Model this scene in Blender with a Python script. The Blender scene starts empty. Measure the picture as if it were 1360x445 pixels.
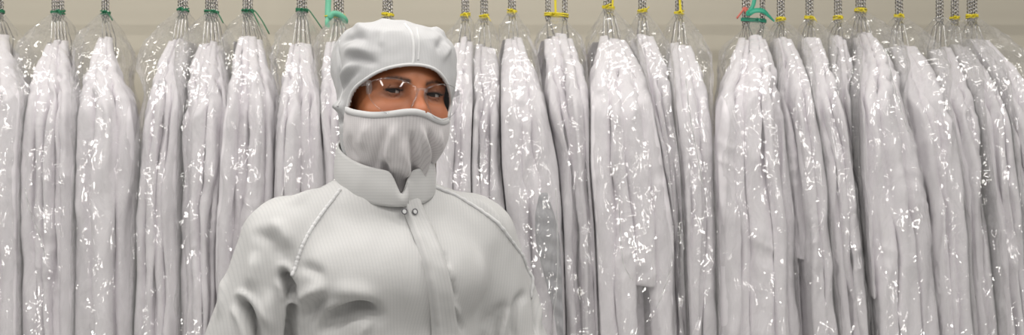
import bpy, bmesh, math, random
import numpy as np
from mathutils import Vector, Matrix

C = bpy.context.scene
COL = C.collection
random.seed(7)

# ------------------------------------------------------------------ camera, world, lights, exposure
F_PX = 1628.0            # focal length in pixels of the 1360x445 frame
CAM_Y, CAM_Z = -2.035, 1.45
cam_d = bpy.data.cameras.new('camera')
cam = bpy.data.objects.new('camera', cam_d)
COL.objects.link(cam)
cam.location = (0, CAM_Y, CAM_Z)
cam.rotation_euler = (math.pi / 2, 0, 0)
cam_d.sensor_width = 36
cam_d.lens = 36 * F_PX / 1360
cam_d.dof.use_dof = True
cam_d.dof.focus_distance = 1.98
cam_d.dof.aperture_fstop = 11.0
C.camera = cam

C.view_settings.view_transform = 'Standard'
C.view_settings.look = 'None'
C.view_settings.gamma = 1
C.view_settings.use_curve_mapping = False
C.view_settings.exposure = 0.11

W = bpy.data.worlds.new('world')
C.world = W
W.use_nodes = True
W.node_tree.nodes['Background'].inputs[0].default_value = (1.0, 0.98, 0.95, 1)
W.node_tree.nodes['Background'].inputs[1].default_value = 0.23

def lamp(name, loc, sx, sy, power, col=(1, 0.97, 0.93), rx=0.0):
    l = bpy.data.lights.new(name, 'AREA')
    l.shape = 'RECTANGLE'
    l.size, l.size_y = sx, sy
    l.energy = power
    l.color = col
    o = bpy.data.objects.new(name, l)
    COL.objects.link(o)
    o.location = loc
    o.rotation_euler = (rx, 0, 0)
    return o
# overhead light rows: fluorescent ceiling fixtures, plus rows added to light wall and film
for lx, pw in ((-2.6, 7.8), (-1.2, 7.8), (0.2, 7.2), (1.6, 4.2)):
    lamp('overhead_light', (lx, 0.50, 2.74), 1.25, 0.12, pw)  # added row near the wall, brightens wall and garments
for lx in (-2.4, -0.8, 0.8, 2.4):
    lamp('overhead_light', (lx, -0.35, 2.74), 1.25, 0.11, 7.0)  # one row split in two, added for more highlights on the film
    lamp('overhead_light', (lx, -1.25, 2.74), 1.25, 0.11, 12.0)
    lamp('overhead_light', (lx, -2.6, 2.74), 0.16, 1.25, 10.5)

try:
    C.cycles.max_bounces = 7
    C.cycles.transparent_max_bounces = 40
    C.cycles.diffuse_bounces = 5
    C.cycles.glossy_bounces = 3
    C.cycles.caustics_reflective = False
    C.cycles.caustics_refractive = False
    C.cycles.sample_clamp_indirect = 4.0
except Exception:
    pass

# ------------------------------------------------------------------ materials
def newmat(name):
    m = bpy.data.materials.new(name)
    m.use_nodes = True
    nt = m.node_tree
    return m, nt, nt.nodes['Principled BSDF'], nt.nodes['Material Output']

def N(nt, t, **kw):
    n = nt.nodes.new(t)
    for k, v in kw.items():
        setattr(n, k, v)
    return n

def simple(name, col, rough=0.6, metal=0.0, noise=0.0, nscale=40, bump=0.0, bscale=200):
    m, nt, p, out = newmat(name)
    p.inputs['Base Color'].default_value = (*col, 1)
    p.inputs['Roughness'].default_value = rough
    p.inputs['Metallic'].default_value = metal
    tc = N(nt, 'ShaderNodeTexCoord')
    if noise:
        t = N(nt, 'ShaderNodeTexNoise'); t.inputs['Scale'].default_value = nscale
        nt.links.new(tc.outputs['Object'], t.inputs['Vector'])
        r = N(nt, 'ShaderNodeMapRange')
        r.inputs['To Min'].default_value = 1 - noise; r.inputs['To Max'].default_value = 1 + noise
        nt.links.new(t.outputs['Fac'], r.inputs['Value'])
        mx = N(nt, 'ShaderNodeVectorMath', operation='SCALE')
        mx.inputs[0].default_value = col
        nt.links.new(r.outputs['Result'], mx.inputs['Scale'])
        nt.links.new(mx.outputs['Vector'], p.inputs['Base Color'])
    if bump:
        t2 = N(nt, 'ShaderNodeTexNoise'); t2.inputs['Scale'].default_value = bscale
        nt.links.new(tc.outputs['Object'], t2.inputs['Vector'])
        b = N(nt, 'ShaderNodeBump'); b.inputs['Strength'].default_value = bump; b.inputs['Distance'].default_value = 0.002
        nt.links.new(t2.outputs['Fac'], b.inputs['Height'])
        nt.links.new(b.outputs['Normal'], p.inputs['Normal'])
    return m

def stripe_cloth(name, col, line, attr=True, period=0.0052, bump=0.15, wr=0.0):
    """woven cleanroom cloth with a fine dark carbon thread grid"""
    m, nt, p, out = newmat(name)
    p.inputs['Roughness'].default_value = 0.7
    p.inputs['Sheen Weight'].default_value = 0.08
    a = N(nt, 'ShaderNodeAttribute', attribute_name='weave')
    sep = N(nt, 'ShaderNodeSeparateXYZ')
    nt.links.new(a.outputs['Vector'], sep.inputs[0])
    def lines(sock, per, wd):
        d = N(nt, 'ShaderNodeMath', operation='DIVIDE'); d.inputs[1].default_value = per
        nt.links.new(sock, d.inputs[0])
        f = N(nt, 'ShaderNodeMath', operation='FRACT'); nt.links.new(d.outputs[0], f.inputs[0])
        s = N(nt, 'ShaderNodeMath', operation='SUBTRACT'); s.inputs[1].default_value = 0.5
        nt.links.new(f.outputs[0], s.inputs[0])
        ab = N(nt, 'ShaderNodeMath', operation='ABSOLUTE'); nt.links.new(s.outputs[0], ab.inputs[0])
        r = N(nt, 'ShaderNodeMapRange'); r.interpolation_type = 'SMOOTHSTEP'
        r.inputs['From Min'].default_value = 0.0; r.inputs['From Max'].default_value = wd
        r.inputs['To Min'].default_value = 1.0; r.inputs['To Max'].default_value = 0.0
        nt.links.new(ab.outputs[0], r.inputs['Value'])
        return r.outputs['Result']
    l1 = lines(sep.outputs['X'], period, 0.30)
    l2 = lines(sep.outputs['Y'], period, 0.22)
    h = N(nt, 'ShaderNodeMath', operation='MULTIPLY'); h.inputs[1].default_value = 0.35
    nt.links.new(l2, h.inputs[0])
    mxm = N(nt, 'ShaderNodeMath', operation='MAXIMUM')
    nt.links.new(l1, mxm.inputs[0]); nt.links.new(h.outputs[0], mxm.inputs[1])
    mix = N(nt, 'ShaderNodeMix', data_type='RGBA')
    mix.inputs['A'].default_value = (*col, 1); mix.inputs['B'].default_value = (*line, 1)
    nt.links.new(mxm.outputs[0], mix.inputs['Factor'])
    nt.links.new(mix.outputs['Result'], p.inputs['Base Color'])
    tc = N(nt, 'ShaderNodeTexCoord')
    t2 = N(nt, 'ShaderNodeTexNoise'); t2.inputs['Scale'].default_value = 55; t2.inputs['Detail'].default_value = 3
    nt.links.new(tc.outputs['Object'], t2.inputs['Vector'])
    b = N(nt, 'ShaderNodeBump'); b.inputs['Strength'].default_value = bump; b.inputs['Distance'].default_value = 0.004
    nt.links.new(t2.outputs['Fac'], b.inputs['Height'])
    nt.links.new(b.outputs['Normal'], p.inputs['Normal'])
    return m

def garment_cloth():
    m, nt, p, out = newmat('garment_cloth')
    p.inputs['Base Color'].default_value = (0.865, 0.835, 0.865, 1)
    p.inputs['Roughness'].default_value = 0.75
    tc = N(nt, 'ShaderNodeTexCoord')
    mp = N(nt, 'ShaderNodeMapping'); mp.inputs['Scale'].default_value = (1, 1, 0.35)
    nt.links.new(tc.outputs['Object'], mp.inputs['Vector'])
    t = N(nt, 'ShaderNodeTexNoise'); t.inputs['Scale'].default_value = 45; t.inputs['Detail'].default_value = 4
    nt.links.new(mp.outputs['Vector'], t.inputs['Vector'])
    b = N(nt, 'ShaderNodeBump'); b.inputs['Strength'].default_value = 0.35; b.inputs['Distance'].default_value = 0.006
    nt.links.new(t.outputs['Fac'], b.inputs['Height'])
    nt.links.new(b.outputs['Normal'], p.inputs['Normal'])
    return m

def schlick(nt, f0, normal=None, cap=1.0, gain=1.0):
    """reflectance of a thin sheet, the same from either side"""
    ge = N(nt, 'ShaderNodeNewGeometry')
    dt = N(nt, 'ShaderNodeVectorMath', operation='DOT_PRODUCT')
    nt.links.new(ge.outputs['Incoming'], dt.inputs[0])
    nt.links.new(normal if normal is not None else ge.outputs['Normal'], dt.inputs[1])
    ab = N(nt, 'ShaderNodeMath', operation='ABSOLUTE'); nt.links.new(dt.outputs['Value'], ab.inputs[0])
    om = N(nt, 'ShaderNodeMath', operation='SUBTRACT', use_clamp=True); om.inputs[0].default_value = 1.0
    nt.links.new(ab.outputs[0], om.inputs[1])
    pw = N(nt, 'ShaderNodeMath', operation='POWER'); pw.inputs[1].default_value = 5.0
    nt.links.new(om.outputs[0], pw.inputs[0])
    ma = N(nt, 'ShaderNodeMath', operation='MULTIPLY_ADD'); ma.inputs[1].default_value = gain; ma.inputs[2].default_value = f0
    nt.links.new(pw.outputs[0], ma.inputs[0])
    mi = N(nt, 'ShaderNodeMath', operation='MINIMUM'); mi.inputs[1].default_value = cap
    nt.links.new(ma.outputs[0], mi.inputs[0])
    return mi.outputs[0]

def film(name='clear_film', haze=0.11, gloss=1.35):
    """thin crinkled clear polythene"""
    m = bpy.data.materials.new(name); m.use_nodes = True
    nt = m.node_tree; nt.nodes.clear()
    out = N(nt, 'ShaderNodeOutputMaterial')
    tc = N(nt, 'ShaderNodeTexCoord')
    def noise_vec(scale, amt, src):
        t = N(nt, 'ShaderNodeTexNoise'); t.inputs['Scale'].default_value = scale; t.inputs['Detail'].default_value = 2
        nt.links.new(src, t.inputs['Vector'])
        s = N(nt, 'ShaderNodeVectorMath', operation='SUBTRACT'); s.inputs[1].default_value = (0.5, 0.5, 0.5)
        nt.links.new(t.outputs['Color'], s.inputs[0])
        sc = N(nt, 'ShaderNodeVectorMath', operation='SCALE'); sc.inputs['Scale'].default_value = amt
        nt.links.new(s.outputs['Vector'], sc.inputs[0])
        ad = N(nt, 'ShaderNodeVectorMath', operation='ADD')
        nt.links.new(src, ad.inputs[0]); nt.links.new(sc.outputs['Vector'], ad.inputs[1])
        return ad.outputs['Vector']
    v = noise_vec(9.0, 0.10, tc.outputs['Object'])
    mp = N(nt, 'ShaderNodeMapping'); mp.inputs['Scale'].default_value = (1, 1, 0.42)
    nt.links.new(v, mp.inputs['Vector'])
    # creased facets: every flat patch of film leans its own way, with sharp ridges between
    def facet(src, scale, stretch, tilt, rot):
        m2 = N(nt, 'ShaderNodeMapping'); m2.inputs['Scale'].default_value = (1, 1, stretch); m2.inputs['Rotation'].default_value = rot
        nt.links.new(src, m2.inputs['Vector'])
        t = N(nt, 'ShaderNodeTexVoronoi', feature='F1'); t.inputs['Scale'].default_value = scale
        nt.links.new(m2.outputs['Vector'], t.inputs['Vector'])
        sb = N(nt, 'ShaderNodeVectorMath', operation='SUBTRACT'); sb.inputs[1].default_value = (0.5, 0.5, 0.5)
        nt.links.new(t.outputs['Color'], sb.inputs[0])
        ss = N(nt, 'ShaderNodeVectorMath', operation='SCALE'); ss.inputs['Scale'].default_value = tilt
        nt.links.new(sb.outputs['Vector'], ss.inputs[0])
        return ss.outputs['Vector']
    f1 = facet(v, 58, 0.20, 0.60, (0.0, 0.25, 0.0))
    f2 = facet(v, 135, 0.20, 0.62, (0.0, -0.5, 0.3))
    rn = N(nt, 'ShaderNodeTexNoise'); rn.inputs['Scale'].default_value = 30; rn.inputs['Detail'].default_value = 3
    nt.links.new(mp.outputs['Vector'], rn.inputs['Vector'])
    b1 = N(nt, 'ShaderNodeBump'); b1.inputs['Strength'].default_value = 0.6; b1.inputs['Distance'].default_value = 0.006
    nt.links.new(rn.outputs['Fac'], b1.inputs['Height'])
    a1 = N(nt, 'ShaderNodeVectorMath', operation='ADD'); nt.links.new(b1.outputs['Normal'], a1.inputs[0]); nt.links.new(f1, a1.inputs[1])
    a2 = N(nt, 'ShaderNodeVectorMath', operation='ADD'); nt.links.new(a1.outputs['Vector'], a2.inputs[0]); nt.links.new(f2, a2.inputs[1])
    b3 = N(nt, 'ShaderNodeVectorMath', operation='NORMALIZE'); nt.links.new(a2.outputs['Vector'], b3.inputs[0])
    fac = schlick(nt, 0.115, None, 0.34, 0.5)
    tr = N(nt, 'ShaderNodeBsdfTransparent'); tr.inputs[0].default_value = (1, 1, 1, 1)
    df = N(nt, 'ShaderNodeBsdfDiffuse'); df.inputs[0].default_value = (0.85, 0.85, 0.85, 1)
    mx0 = N(nt, 'ShaderNodeMixShader'); mx0.inputs[0].default_value = haze
    nt.links.new(tr.outputs[0], mx0.inputs[1]); nt.links.new(df.outputs[0], mx0.inputs[2])
    gl = N(nt, 'ShaderNodeBsdfGlossy'); gl.inputs['Roughness'].default_value = 0.065
    gl.inputs[0].default_value = (1, 1, 1, 1)
    nt.links.new(b3.outputs['Vector'], gl.inputs['Normal'])
    mx = N(nt, 'ShaderNodeMixShader')
    nt.links.new(fac, mx.inputs[0])
    nt.links.new(mx0.outputs[0], mx.inputs[1]); nt.links.new(gl.outputs[0], mx.inputs[2])
    nt.links.new(mx.outputs[0], out.inputs['Surface'])
    return m

def clear_plastic(name, tint=(0.97, 0.97, 0.97), gloss=1.0, rough=0.02, haze=0.0):
    m = bpy.data.materials.new(name); m.use_nodes = True
    nt = m.node_tree; nt.nodes.clear()
    out = N(nt, 'ShaderNodeOutputMaterial')
    fac = schlick(nt, 0.03 * gloss, None, 0.6, 0.6)
    tr = N(nt, 'ShaderNodeBsdfTransparent'); tr.inputs[0].default_value = (*tint, 1)
    df = N(nt, 'ShaderNodeBsdfDiffuse'); df.inputs[0].default_value = (0.8, 0.8, 0.8, 1)
    m0 = N(nt, 'ShaderNodeMixShader'); m0.inputs[0].default_value = haze
    nt.links.new(tr.outputs[0], m0.inputs[1]); nt.links.new(df.outputs[0], m0.inputs[2])
    gl = N(nt, 'ShaderNodeBsdfGlossy'); gl.inputs['Roughness'].default_value = rough
    mx = N(nt, 'ShaderNodeMixShader')
    nt.links.new(fac, mx.inputs[0]); nt.links.new(m0.outputs[0], mx.inputs[1]); nt.links.new(gl.outputs[0], mx.inputs[2])
    nt.links.new(mx.outputs[0], out.inputs['Surface'])
    return m

def skin_mat():
    m, nt, p, out = newmat('skin')
    a = N(nt, 'ShaderNodeAttribute', attribute_name='pigment')
    sep = N(nt, 'ShaderNodeSeparateXYZ'); nt.links.new(a.outputs['Vector'], sep.inputs[0])
    mix = N(nt, 'ShaderNodeMix', data_type='RGBA')
    mix.inputs['A'].default_value = (0.47, 0.170, 0.074, 1); mix.inputs['B'].default_value = (0.035, 0.017, 0.012, 1)
    nt.links.new(sep.outputs['X'], mix.inputs['Factor'])
    mix2 = N(nt, 'ShaderNodeMix', data_type='RGBA')
    mix2.inputs['B'].default_value = (0.52, 0.17, 0.085, 1)
    nt.links.new(mix.outputs['Result'], mix2.inputs['A']); nt.links.new(sep.outputs['Y'], mix2.inputs['Factor'])
    nt.links.new(mix2.outputs['Result'], p.inputs['Base Color'])
    p.inputs['Roughness'].default_value = 0.48
    p.inputs['Subsurface Weight'].default_value = 0.06
    p.inputs['Subsurface Radius'].default_value = (0.01, 0.004, 0.002)
    tc = N(nt, 'ShaderNodeTexCoord')
    t = N(nt, 'ShaderNodeTexNoise'); t.inputs['Scale'].default_value = 420
    nt.links.new(tc.outputs['Object'], t.inputs['Vector'])
    b = N(nt, 'ShaderNodeBump'); b.inputs['Strength'].default_value = 0.12; b.inputs['Distance'].default_value = 0.001
    nt.links.new(t.outputs['Fac'], b.inputs['Height']); nt.links.new(b.outputs['Normal'], p.inputs['Normal'])
    return m

M = {}
M['wall'] = simple('painted_wall', (0.605, 0.563, 0.468), 0.8, noise=0.03, nscale=3, bump=0.08, bscale=90)
M['floor'] = simple('vinyl_floor', (0.48, 0.48, 0.47), 0.4, noise=0.08, nscale=6)
M['ceiling'] = simple('ceiling_paint', (0.75, 0.74, 0.71), 0.9)
M['cloth'] = garment_cloth()
M['suit'] = stripe_cloth('suit_cloth', (0.57, 0.567, 0.562), (0.525, 0.525, 0.523), bump=0.12)
M['hood'] = stripe_cloth('hood_cloth', (0.525, 0.525, 0.533), (0.494, 0.497, 0.505), period=0.0040, bump=0.12)
M['veil'] = stripe_cloth('veil_cloth', (0.68, 0.655, 0.66), (0.59, 0.565, 0.575), period=0.0036, bump=0.10)
M['hem'] = simple('white_hem', (0.66, 0.66, 0.665), 0.7)
M['film'] = film()
M['glint_line'] = clear_plastic('film_glint', (0.97, 0.97, 0.97), 4.0, 0.12, 0.45)  # whitish tone painting the highlights along film seams and folds
M['greycloth'] = simple('grey_cloth', (0.40, 0.40, 0.42), 0.8, bump=0.3, bscale=60)
M['wire'] = simple('galvanised_wire', (0.48, 0.47, 0.46), 0.22, metal=1.0, noise=0.15, nscale=120)
M['rail'] = simple('rail_steel', (0.6, 0.6, 0.6), 0.25, metal=1.0)
M['green'] = simple('green_tie', (0.012, 0.17, 0.075), 0.45)
M['yellow'] = simple('yellow_tie', (0.80, 0.66, 0.03), 0.45)
M['mint'] = simple('mint_ribbon', (0.16, 0.52, 0.34), 0.4)
M['teal'] = simple('teal_ribbon', (0.04, 0.36, 0.23), 0.4)
M['red'] = simple('red_tie', (0.62, 0.16, 0.12), 0.45)
M['skin'] = skin_mat()
M['eye'] = simple('eye_white', (0.62, 0.57, 0.54), 0.12)
M['iris'] = simple('dark_iris', (0.025, 0.013, 0.009), 0.06)
M['lash'] = simple('dark_lash', (0.01, 0.008, 0.007), 0.7)
M['lens'] = clear_plastic('clear_lens', (0.985, 0.985, 0.985), 0.9, 0.03, 0.0)
M['lensedge'] = clear_plastic('lens_edge', (0.93, 0.93, 0.935), 1.8, 0.05, 0.05)
M['snap'] = simple('snap_metal', (0.16, 0.16, 0.17), 0.35, metal=0.6)
M['glove'] = simple('glove_rubber', (0.72, 0.73, 0.75), 0.55, bump=0.1)
M['sole'] = simple('boot_sole', (0.25, 0.26, 0.28), 0.6)

# ------------------------------------------------------------------ mesh helpers
def link_mesh(name, verts, quads, mat, parent=None, tris=None, smooth=True, attrs=None):
    me = bpy.data.meshes.new(name)
    v = np.asarray(verts, dtype=np.float32).reshape(-1, 3)
    q = np.asarray(quads, dtype=np.int32).reshape(-1, 4) if quads is not None and len(quads) else np.zeros((0, 4), np.int32)
    t = np.asarray(tris, dtype=np.int32).reshape(-1, 3) if tris is not None and len(tris) else np.zeros((0, 3), np.int32)
    me.vertices.add(len(v)); me.vertices.foreach_set('co', v.ravel())
    loops = np.concatenate([q.ravel(), t.ravel()])
    me.loops.add(len(loops)); me.loops.foreach_set('vertex_index', loops)
    starts = np.concatenate([np.arange(len(q)) * 4, len(q) * 4 + np.arange(len(t)) * 3]).astype(np.int32)
    me.polygons.add(len(starts)); me.polygons.foreach_set('loop_start', starts)
    me.update(calc_edges=True)
    me.validate()
    if smooth:
        me.polygons.foreach_set('use_smooth', np.ones(len(me.polygons), dtype=bool))
    if attrs:
        for k, a in attrs.items():
            at = me.attributes.new(k, 'FLOAT_VECTOR', 'POINT')
            at.data.foreach_set('vector', np.asarray(a, np.float32).ravel())
    me.materials.append(mat)
    o = bpy.data.objects.new(name, me)
    COL.objects.link(o)
    if parent is not None:
        o.parent = parent
    return o

class MB:
    """collects pieces of one mesh"""
    def __init__(s): s.v = []; s.q = []; s.t = []; s.n = 0
    def add(s, v, q=None, t=None):
        v = np.asarray(v, float).reshape(-1, 3)
        if q is not None and len(q): s.q.append(np.asarray(q, int) + s.n)
        if t is not None and len(t): s.t.append(np.asarray(t, int) + s.n)
        s.v.append(v); s.n += len(v)
        return s
    def build(s, name, mat, parent=None, smooth=True):
        v = np.concatenate(s.v)
        q = np.concatenate(s.q) if s.q else None
        t = np.concatenate(s.t) if s.t else None
        return link_mesh(name, v, q, mat, parent, t, smooth)

def grid_quads(nr, nc, wrap=True):
    """rows x cols vertex grid -> quads"""
    i = np.arange(nr - 1)[:, None]; j = np.arange(nc if wrap else nc - 1)[None, :]
    j2 = (j + 1) % nc
    a = i * nc + j; b = i * nc + j2; c = (i + 1) * nc + j2; d = (i + 1) * nc + j
    return np.stack([a, b, c, d], -1).reshape(-1, 4)

def tube(pts, r, seg=8, caps=True, closed=False):
    P = np.asarray(pts, float); n = len(P)
    rr = np.broadcast_to(np.asarray(r, float), (n,))
    if closed:
        T = np.roll(P, -1, 0) - np.roll(P, 1, 0)
    else:
        T = np.gradient(P, axis=0)
    T /= np.linalg.norm(T, axis=1, keepdims=True) + 1e-12
    ref = np.array([0, 0, 1.0]) if abs(T[0][2]) < 0.9 else np.array([1.0, 0, 0])
    U = np.zeros_like(P)
    u = np.cross(T[0], ref); u /= np.linalg.norm(u)
    for i in range(n):
        u = u - T[i] * np.dot(u, T[i]); u /= np.linalg.norm(u) + 1e-12
        U[i] = u
    V = np.cross(T, U)
    a = np.linspace(0, 2 * math.pi, seg, endpoint=False)
    ring = P[:, None, :] + rr[:, None, None] * (np.cos(a)[None, :, None] * U[:, None, :] + np.sin(a)[None, :, None] * V[:, None, :])
    v = ring.reshape(-1, 3); q = grid_quads(n, seg); t = []
    if closed:
        i = (n - 1) * seg + np.arange(seg); k = np.arange(seg)
        q = np.concatenate([q, np.stack([i, np.roll(i, -1), np.roll(k, -1), k], -1)])
    elif caps:
        v = np.concatenate([v, P[:1], P[-1:]]); nb = n * seg
        for k in range(seg):
            t.append((nb, (k + 1) % seg, k)); t.append((nb + 1, (n - 1) * seg + k, (n - 1) * seg + (k + 1) % seg))
    return v, q, t

def resample(pts, n):
    P = np.asarray(pts, float)
    # Catmull-Rom through the points then even arc length
    Q = np.concatenate([[2 * P[0] - P[1]], P, [2 * P[-1] - P[-2]]])
    out = []
    for i in range(1, len(Q) - 2):
        t = np.linspace(0, 1, 12, endpoint=False)[:, None]
        p0, p1, p2, p3 = Q[i - 1], Q[i], Q[i + 1], Q[i + 2]
        out.append(0.5 * (2 * p1 + (p2 - p0) * t + (2 * p0 - 5 * p1 + 4 * p2 - p3) * t ** 2 + (3 * p1 - p0 - 3 * p2 + p3) * t ** 3))
    out = np.concatenate(out + [P[-1:]])
    d = np.concatenate([[0], np.cumsum(np.linalg.norm(np.diff(out, axis=0), axis=1))])
    s = np.linspace(0, d[-1], n)
    return np.stack([np.interp(s, d, out[:, k]) for k in range(P.shape[1])], -1)

_rng = np.random.RandomState(11)
_perm = np.concatenate([_rng.permutation(256)] * 3)
_grad = _rng.normal(size=(256, 3)); _grad /= np.linalg.norm(_grad, axis=1, keepdims=True)
def pnoise(p):
    p = np.asarray(p, float)
    i = np.floor(p).astype(int); f = p - i
    i &= 255
    u = f * f * f * (f * (f * 6 - 15) + 10)
    def g(dx, dy, dz):
        h = _perm[_perm[_perm[(i[..., 0] + dx) & 255] + ((i[..., 1] + dy) & 255)] + ((i[..., 2] + dz) & 255)]
        G = _grad[h & 255]
        return G[..., 0] * (f[..., 0] - dx) + G[..., 1] * (f[..., 1] - dy) + G[..., 2] * (f[..., 2] - dz)
    x0 = g(0, 0, 0) * (1 - u[..., 0]) + g(1, 0, 0) * u[..., 0]
    x1 = g(0, 1, 0) * (1 - u[..., 0]) + g(1, 1, 0) * u[..., 0]
    x2 = g(0, 0, 1) * (1 - u[..., 0]) + g(1, 0, 1) * u[..., 0]
    x3 = g(0, 1, 1) * (1 - u[..., 0]) + g(1, 1, 1) * u[..., 0]
    y0 = x0 * (1 - u[..., 1]) + x1 * u[..., 1]
    y1 = x2 * (1 - u[..., 1]) + x3 * u[..., 1]
    return (y0 * (1 - u[..., 2]) + y1 * u[..., 2]) * 1.6

def empty(name, loc, label=None, cat=None, group=None, rz=0):
    o = bpy.data.objects.new(name, None); COL.objects.link(o)
    o.location = loc; o.rotation_euler = (0, 0, rz)
    o.empty_display_size = 0.1
    if label: o['label'] = label
    if cat: o['category'] = cat
    if group: o['group'] = group
    return o

def box(x0, x1, y0, y1, z0, z1):
    v = [(x, y, z) for x in (x0, x1) for y in (y0, y1) for z in (z0, z1)]
    q = [(0, 1, 3, 2), (4, 6, 7, 5), (0, 4, 5, 1), (2, 3, 7, 6), (0, 2, 6, 4), (1, 5, 7, 3)]
    return v, q

# ------------------------------------------------------------------ the setting
WALL_Y = 1.50
RAIL_Y, RAIL_Z = 1.115, 1.972
def struct(name, mb, mat, smooth=False):
    o = mb.build(name, mat, None, smooth); o['kind'] = 'structure'; return o
struct('floor', MB().add(*box(-4.2, 4.2, -4.2, WALL_Y + 0.1, -0.1, 0.0)), M['floor'])
struct('wall_back', MB().add(*box(-4.2, 4.2, WALL_Y, WALL_Y + 0.1, 0.0, 2.8)), M['wall'])
struct('ceiling', MB().add(*box(-4.2, 4.2, -4.2, WALL_Y + 0.1, 2.8, 2.9)), M['ceiling'])
struct('baseboard_back', MB().add(*box(-4.2, 4.2, WALL_Y - 0.012, WALL_Y, 0.0, 0.10)), M['hem'])
rl = MB()
rl.add(*tube([(-2.2, RAIL_Y, RAIL_Z), (2.4, RAIL_Y, RAIL_Z)], 0.0125, 20))
for bx in (-2.0, -0.65, 0.75, 2.2):
    rl.add(*tube([(bx, RAIL_Y, RAIL_Z), (bx, RAIL_Y + 0.02, RAIL_Z + 0.05), (bx, WALL_Y, RAIL_Z + 0.16)], 0.008, 10))
    rl.add(*box(bx - 0.03, bx + 0.03, WALL_Y - 0.006, WALL_Y, RAIL_Z + 0.10, RAIL_Z + 0.22))
struct('hanging_rail', rl, M['rail'], True)

# ------------------------------------------------------------------ bagged garment bundles
D_NECK = RAIL_Y - CAM_Y           # 3.15 m from the camera
D_FRONT = D_NECK - 0.235
P_NECK = F_PX / D_NECK
def zat(py, d): return CAM_Z + (222.5 - py) / F_PX * d
def xat(px, d): return (px - 680.0) / F_PX * d

def seed_off(s): 
    r = np.random.RandomState(s); return r.uniform(-60, 60, 3)

def hanger_mesh(xo, zt, tip_z, rs, xc, zc, xt):
    """one wire hanger: hook over the rail, twisted neck, shoulders in the y-z plane"""
    mb = MB()
    wr = 0.00135
    rr = 0.0125 + wr + 0.0004       # inner radius of the hook
    a = np.linspace(math.radians(-25), math.radians(182), 16)
    hook = np.stack([np.full(16, xo), rr * np.cos(a[::-1]) * -1, rr * np.sin(a[::-1])], -1)
    zt0 = -0.040
    tail = np.stack([np.full(5, xo), np.linspace(hook[-1][1], 0.0, 5), np.linspace(hook[-1][2], zt0, 5)], -1)
    mb.add(*tube(np.concatenate([hook, tail[1:]]), wr, 6))
    n = max(20, int((zt0 - zt) / 0.0011))
    z = np.linspace(zt0, zt, n); ph = (z - zt0) * 2 * math.pi / 0.0185 + rs.uniform(0, 6)
    for s in (0, math.pi):
        mb.add(*tube(np.stack([xo + 0.0029 * np.cos(ph + s), 0.0029 * np.sin(ph + s), z], -1), 0.0016, 6))
    for s in (-1, 1):
        xs = 0.8 * xt if s == -1 else -0.22 * xt
        xm = 0.28 * (xc + xt) if s == -1 else 0.0
        path = [(xo, 0, zt), (xo * 0.6 + xc * 0.4, s * 0.010, zt - 0.012), (xc, s * 0.020, zc - 0.004), (xm, s * 0.085, zc - 0.066), (xs, s * 0.140, tip_z - 0.010), (xs, s * 0.145, tip_z - 0.020), (xs, s * 0.130, tip_z - 0.026)]
        mb.add(*tube(path, wr, 5))
    mb.add(*tube([(0.8 * xt, -0.130, tip_z - 0.026), (-0.22 * xt, 0.130, tip_z - 0.026)], wr, 5))
    return mb

class Outline:
    """left and right edge of a bundle's front, measured down the front; local to the hook point"""
    def __init__(s, rows, neck_px, dfront, collar_py):
        s.zs = []; s.l = []; s.r = []
        xn = xat(neck_px, D_NECK)
        for py, l, r in rows:
            t = min(1.0, max(0.0, (py - collar_py) / 85.0))
            d = D_NECK - 0.03 - (D_NECK - 0.03 - dfront) * t
            s.zs.append(zat(py, d) - RAIL_Z); s.l.append(xat(l, d) - xn); s.r.append(xat(r, d) - xn)
        s.zs = np.array(s.zs)[::-1]; s.l = np.array(s.l)[::-1]; s.r = np.array(s.r)[::-1]
        zz = np.linspace(s.zs[0] - 0.10, s.zs[-1] + 0.06, 260)
        kx = np.linspace(-2.2, 2.2, 27); kk = np.exp(-kx ** 2); kk /= kk.sum()
        sm = lambda a: np.convolve(np.pad(np.interp(zz, s.zs, a), 13, mode='edge'), kk, mode='valid')
        s.tz, s.tl, s.tr = zz, sm(s.l), sm(s.r)
    def at(s, z):
        return np.interp(z, s.tz, s.tl), np.interp(z, s.tz, s.tr)

def sstep(a, b, x):
    t = np.clip((x - a) / (b - a), 0, 1); return t * t * (3 - 2 * t)

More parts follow.
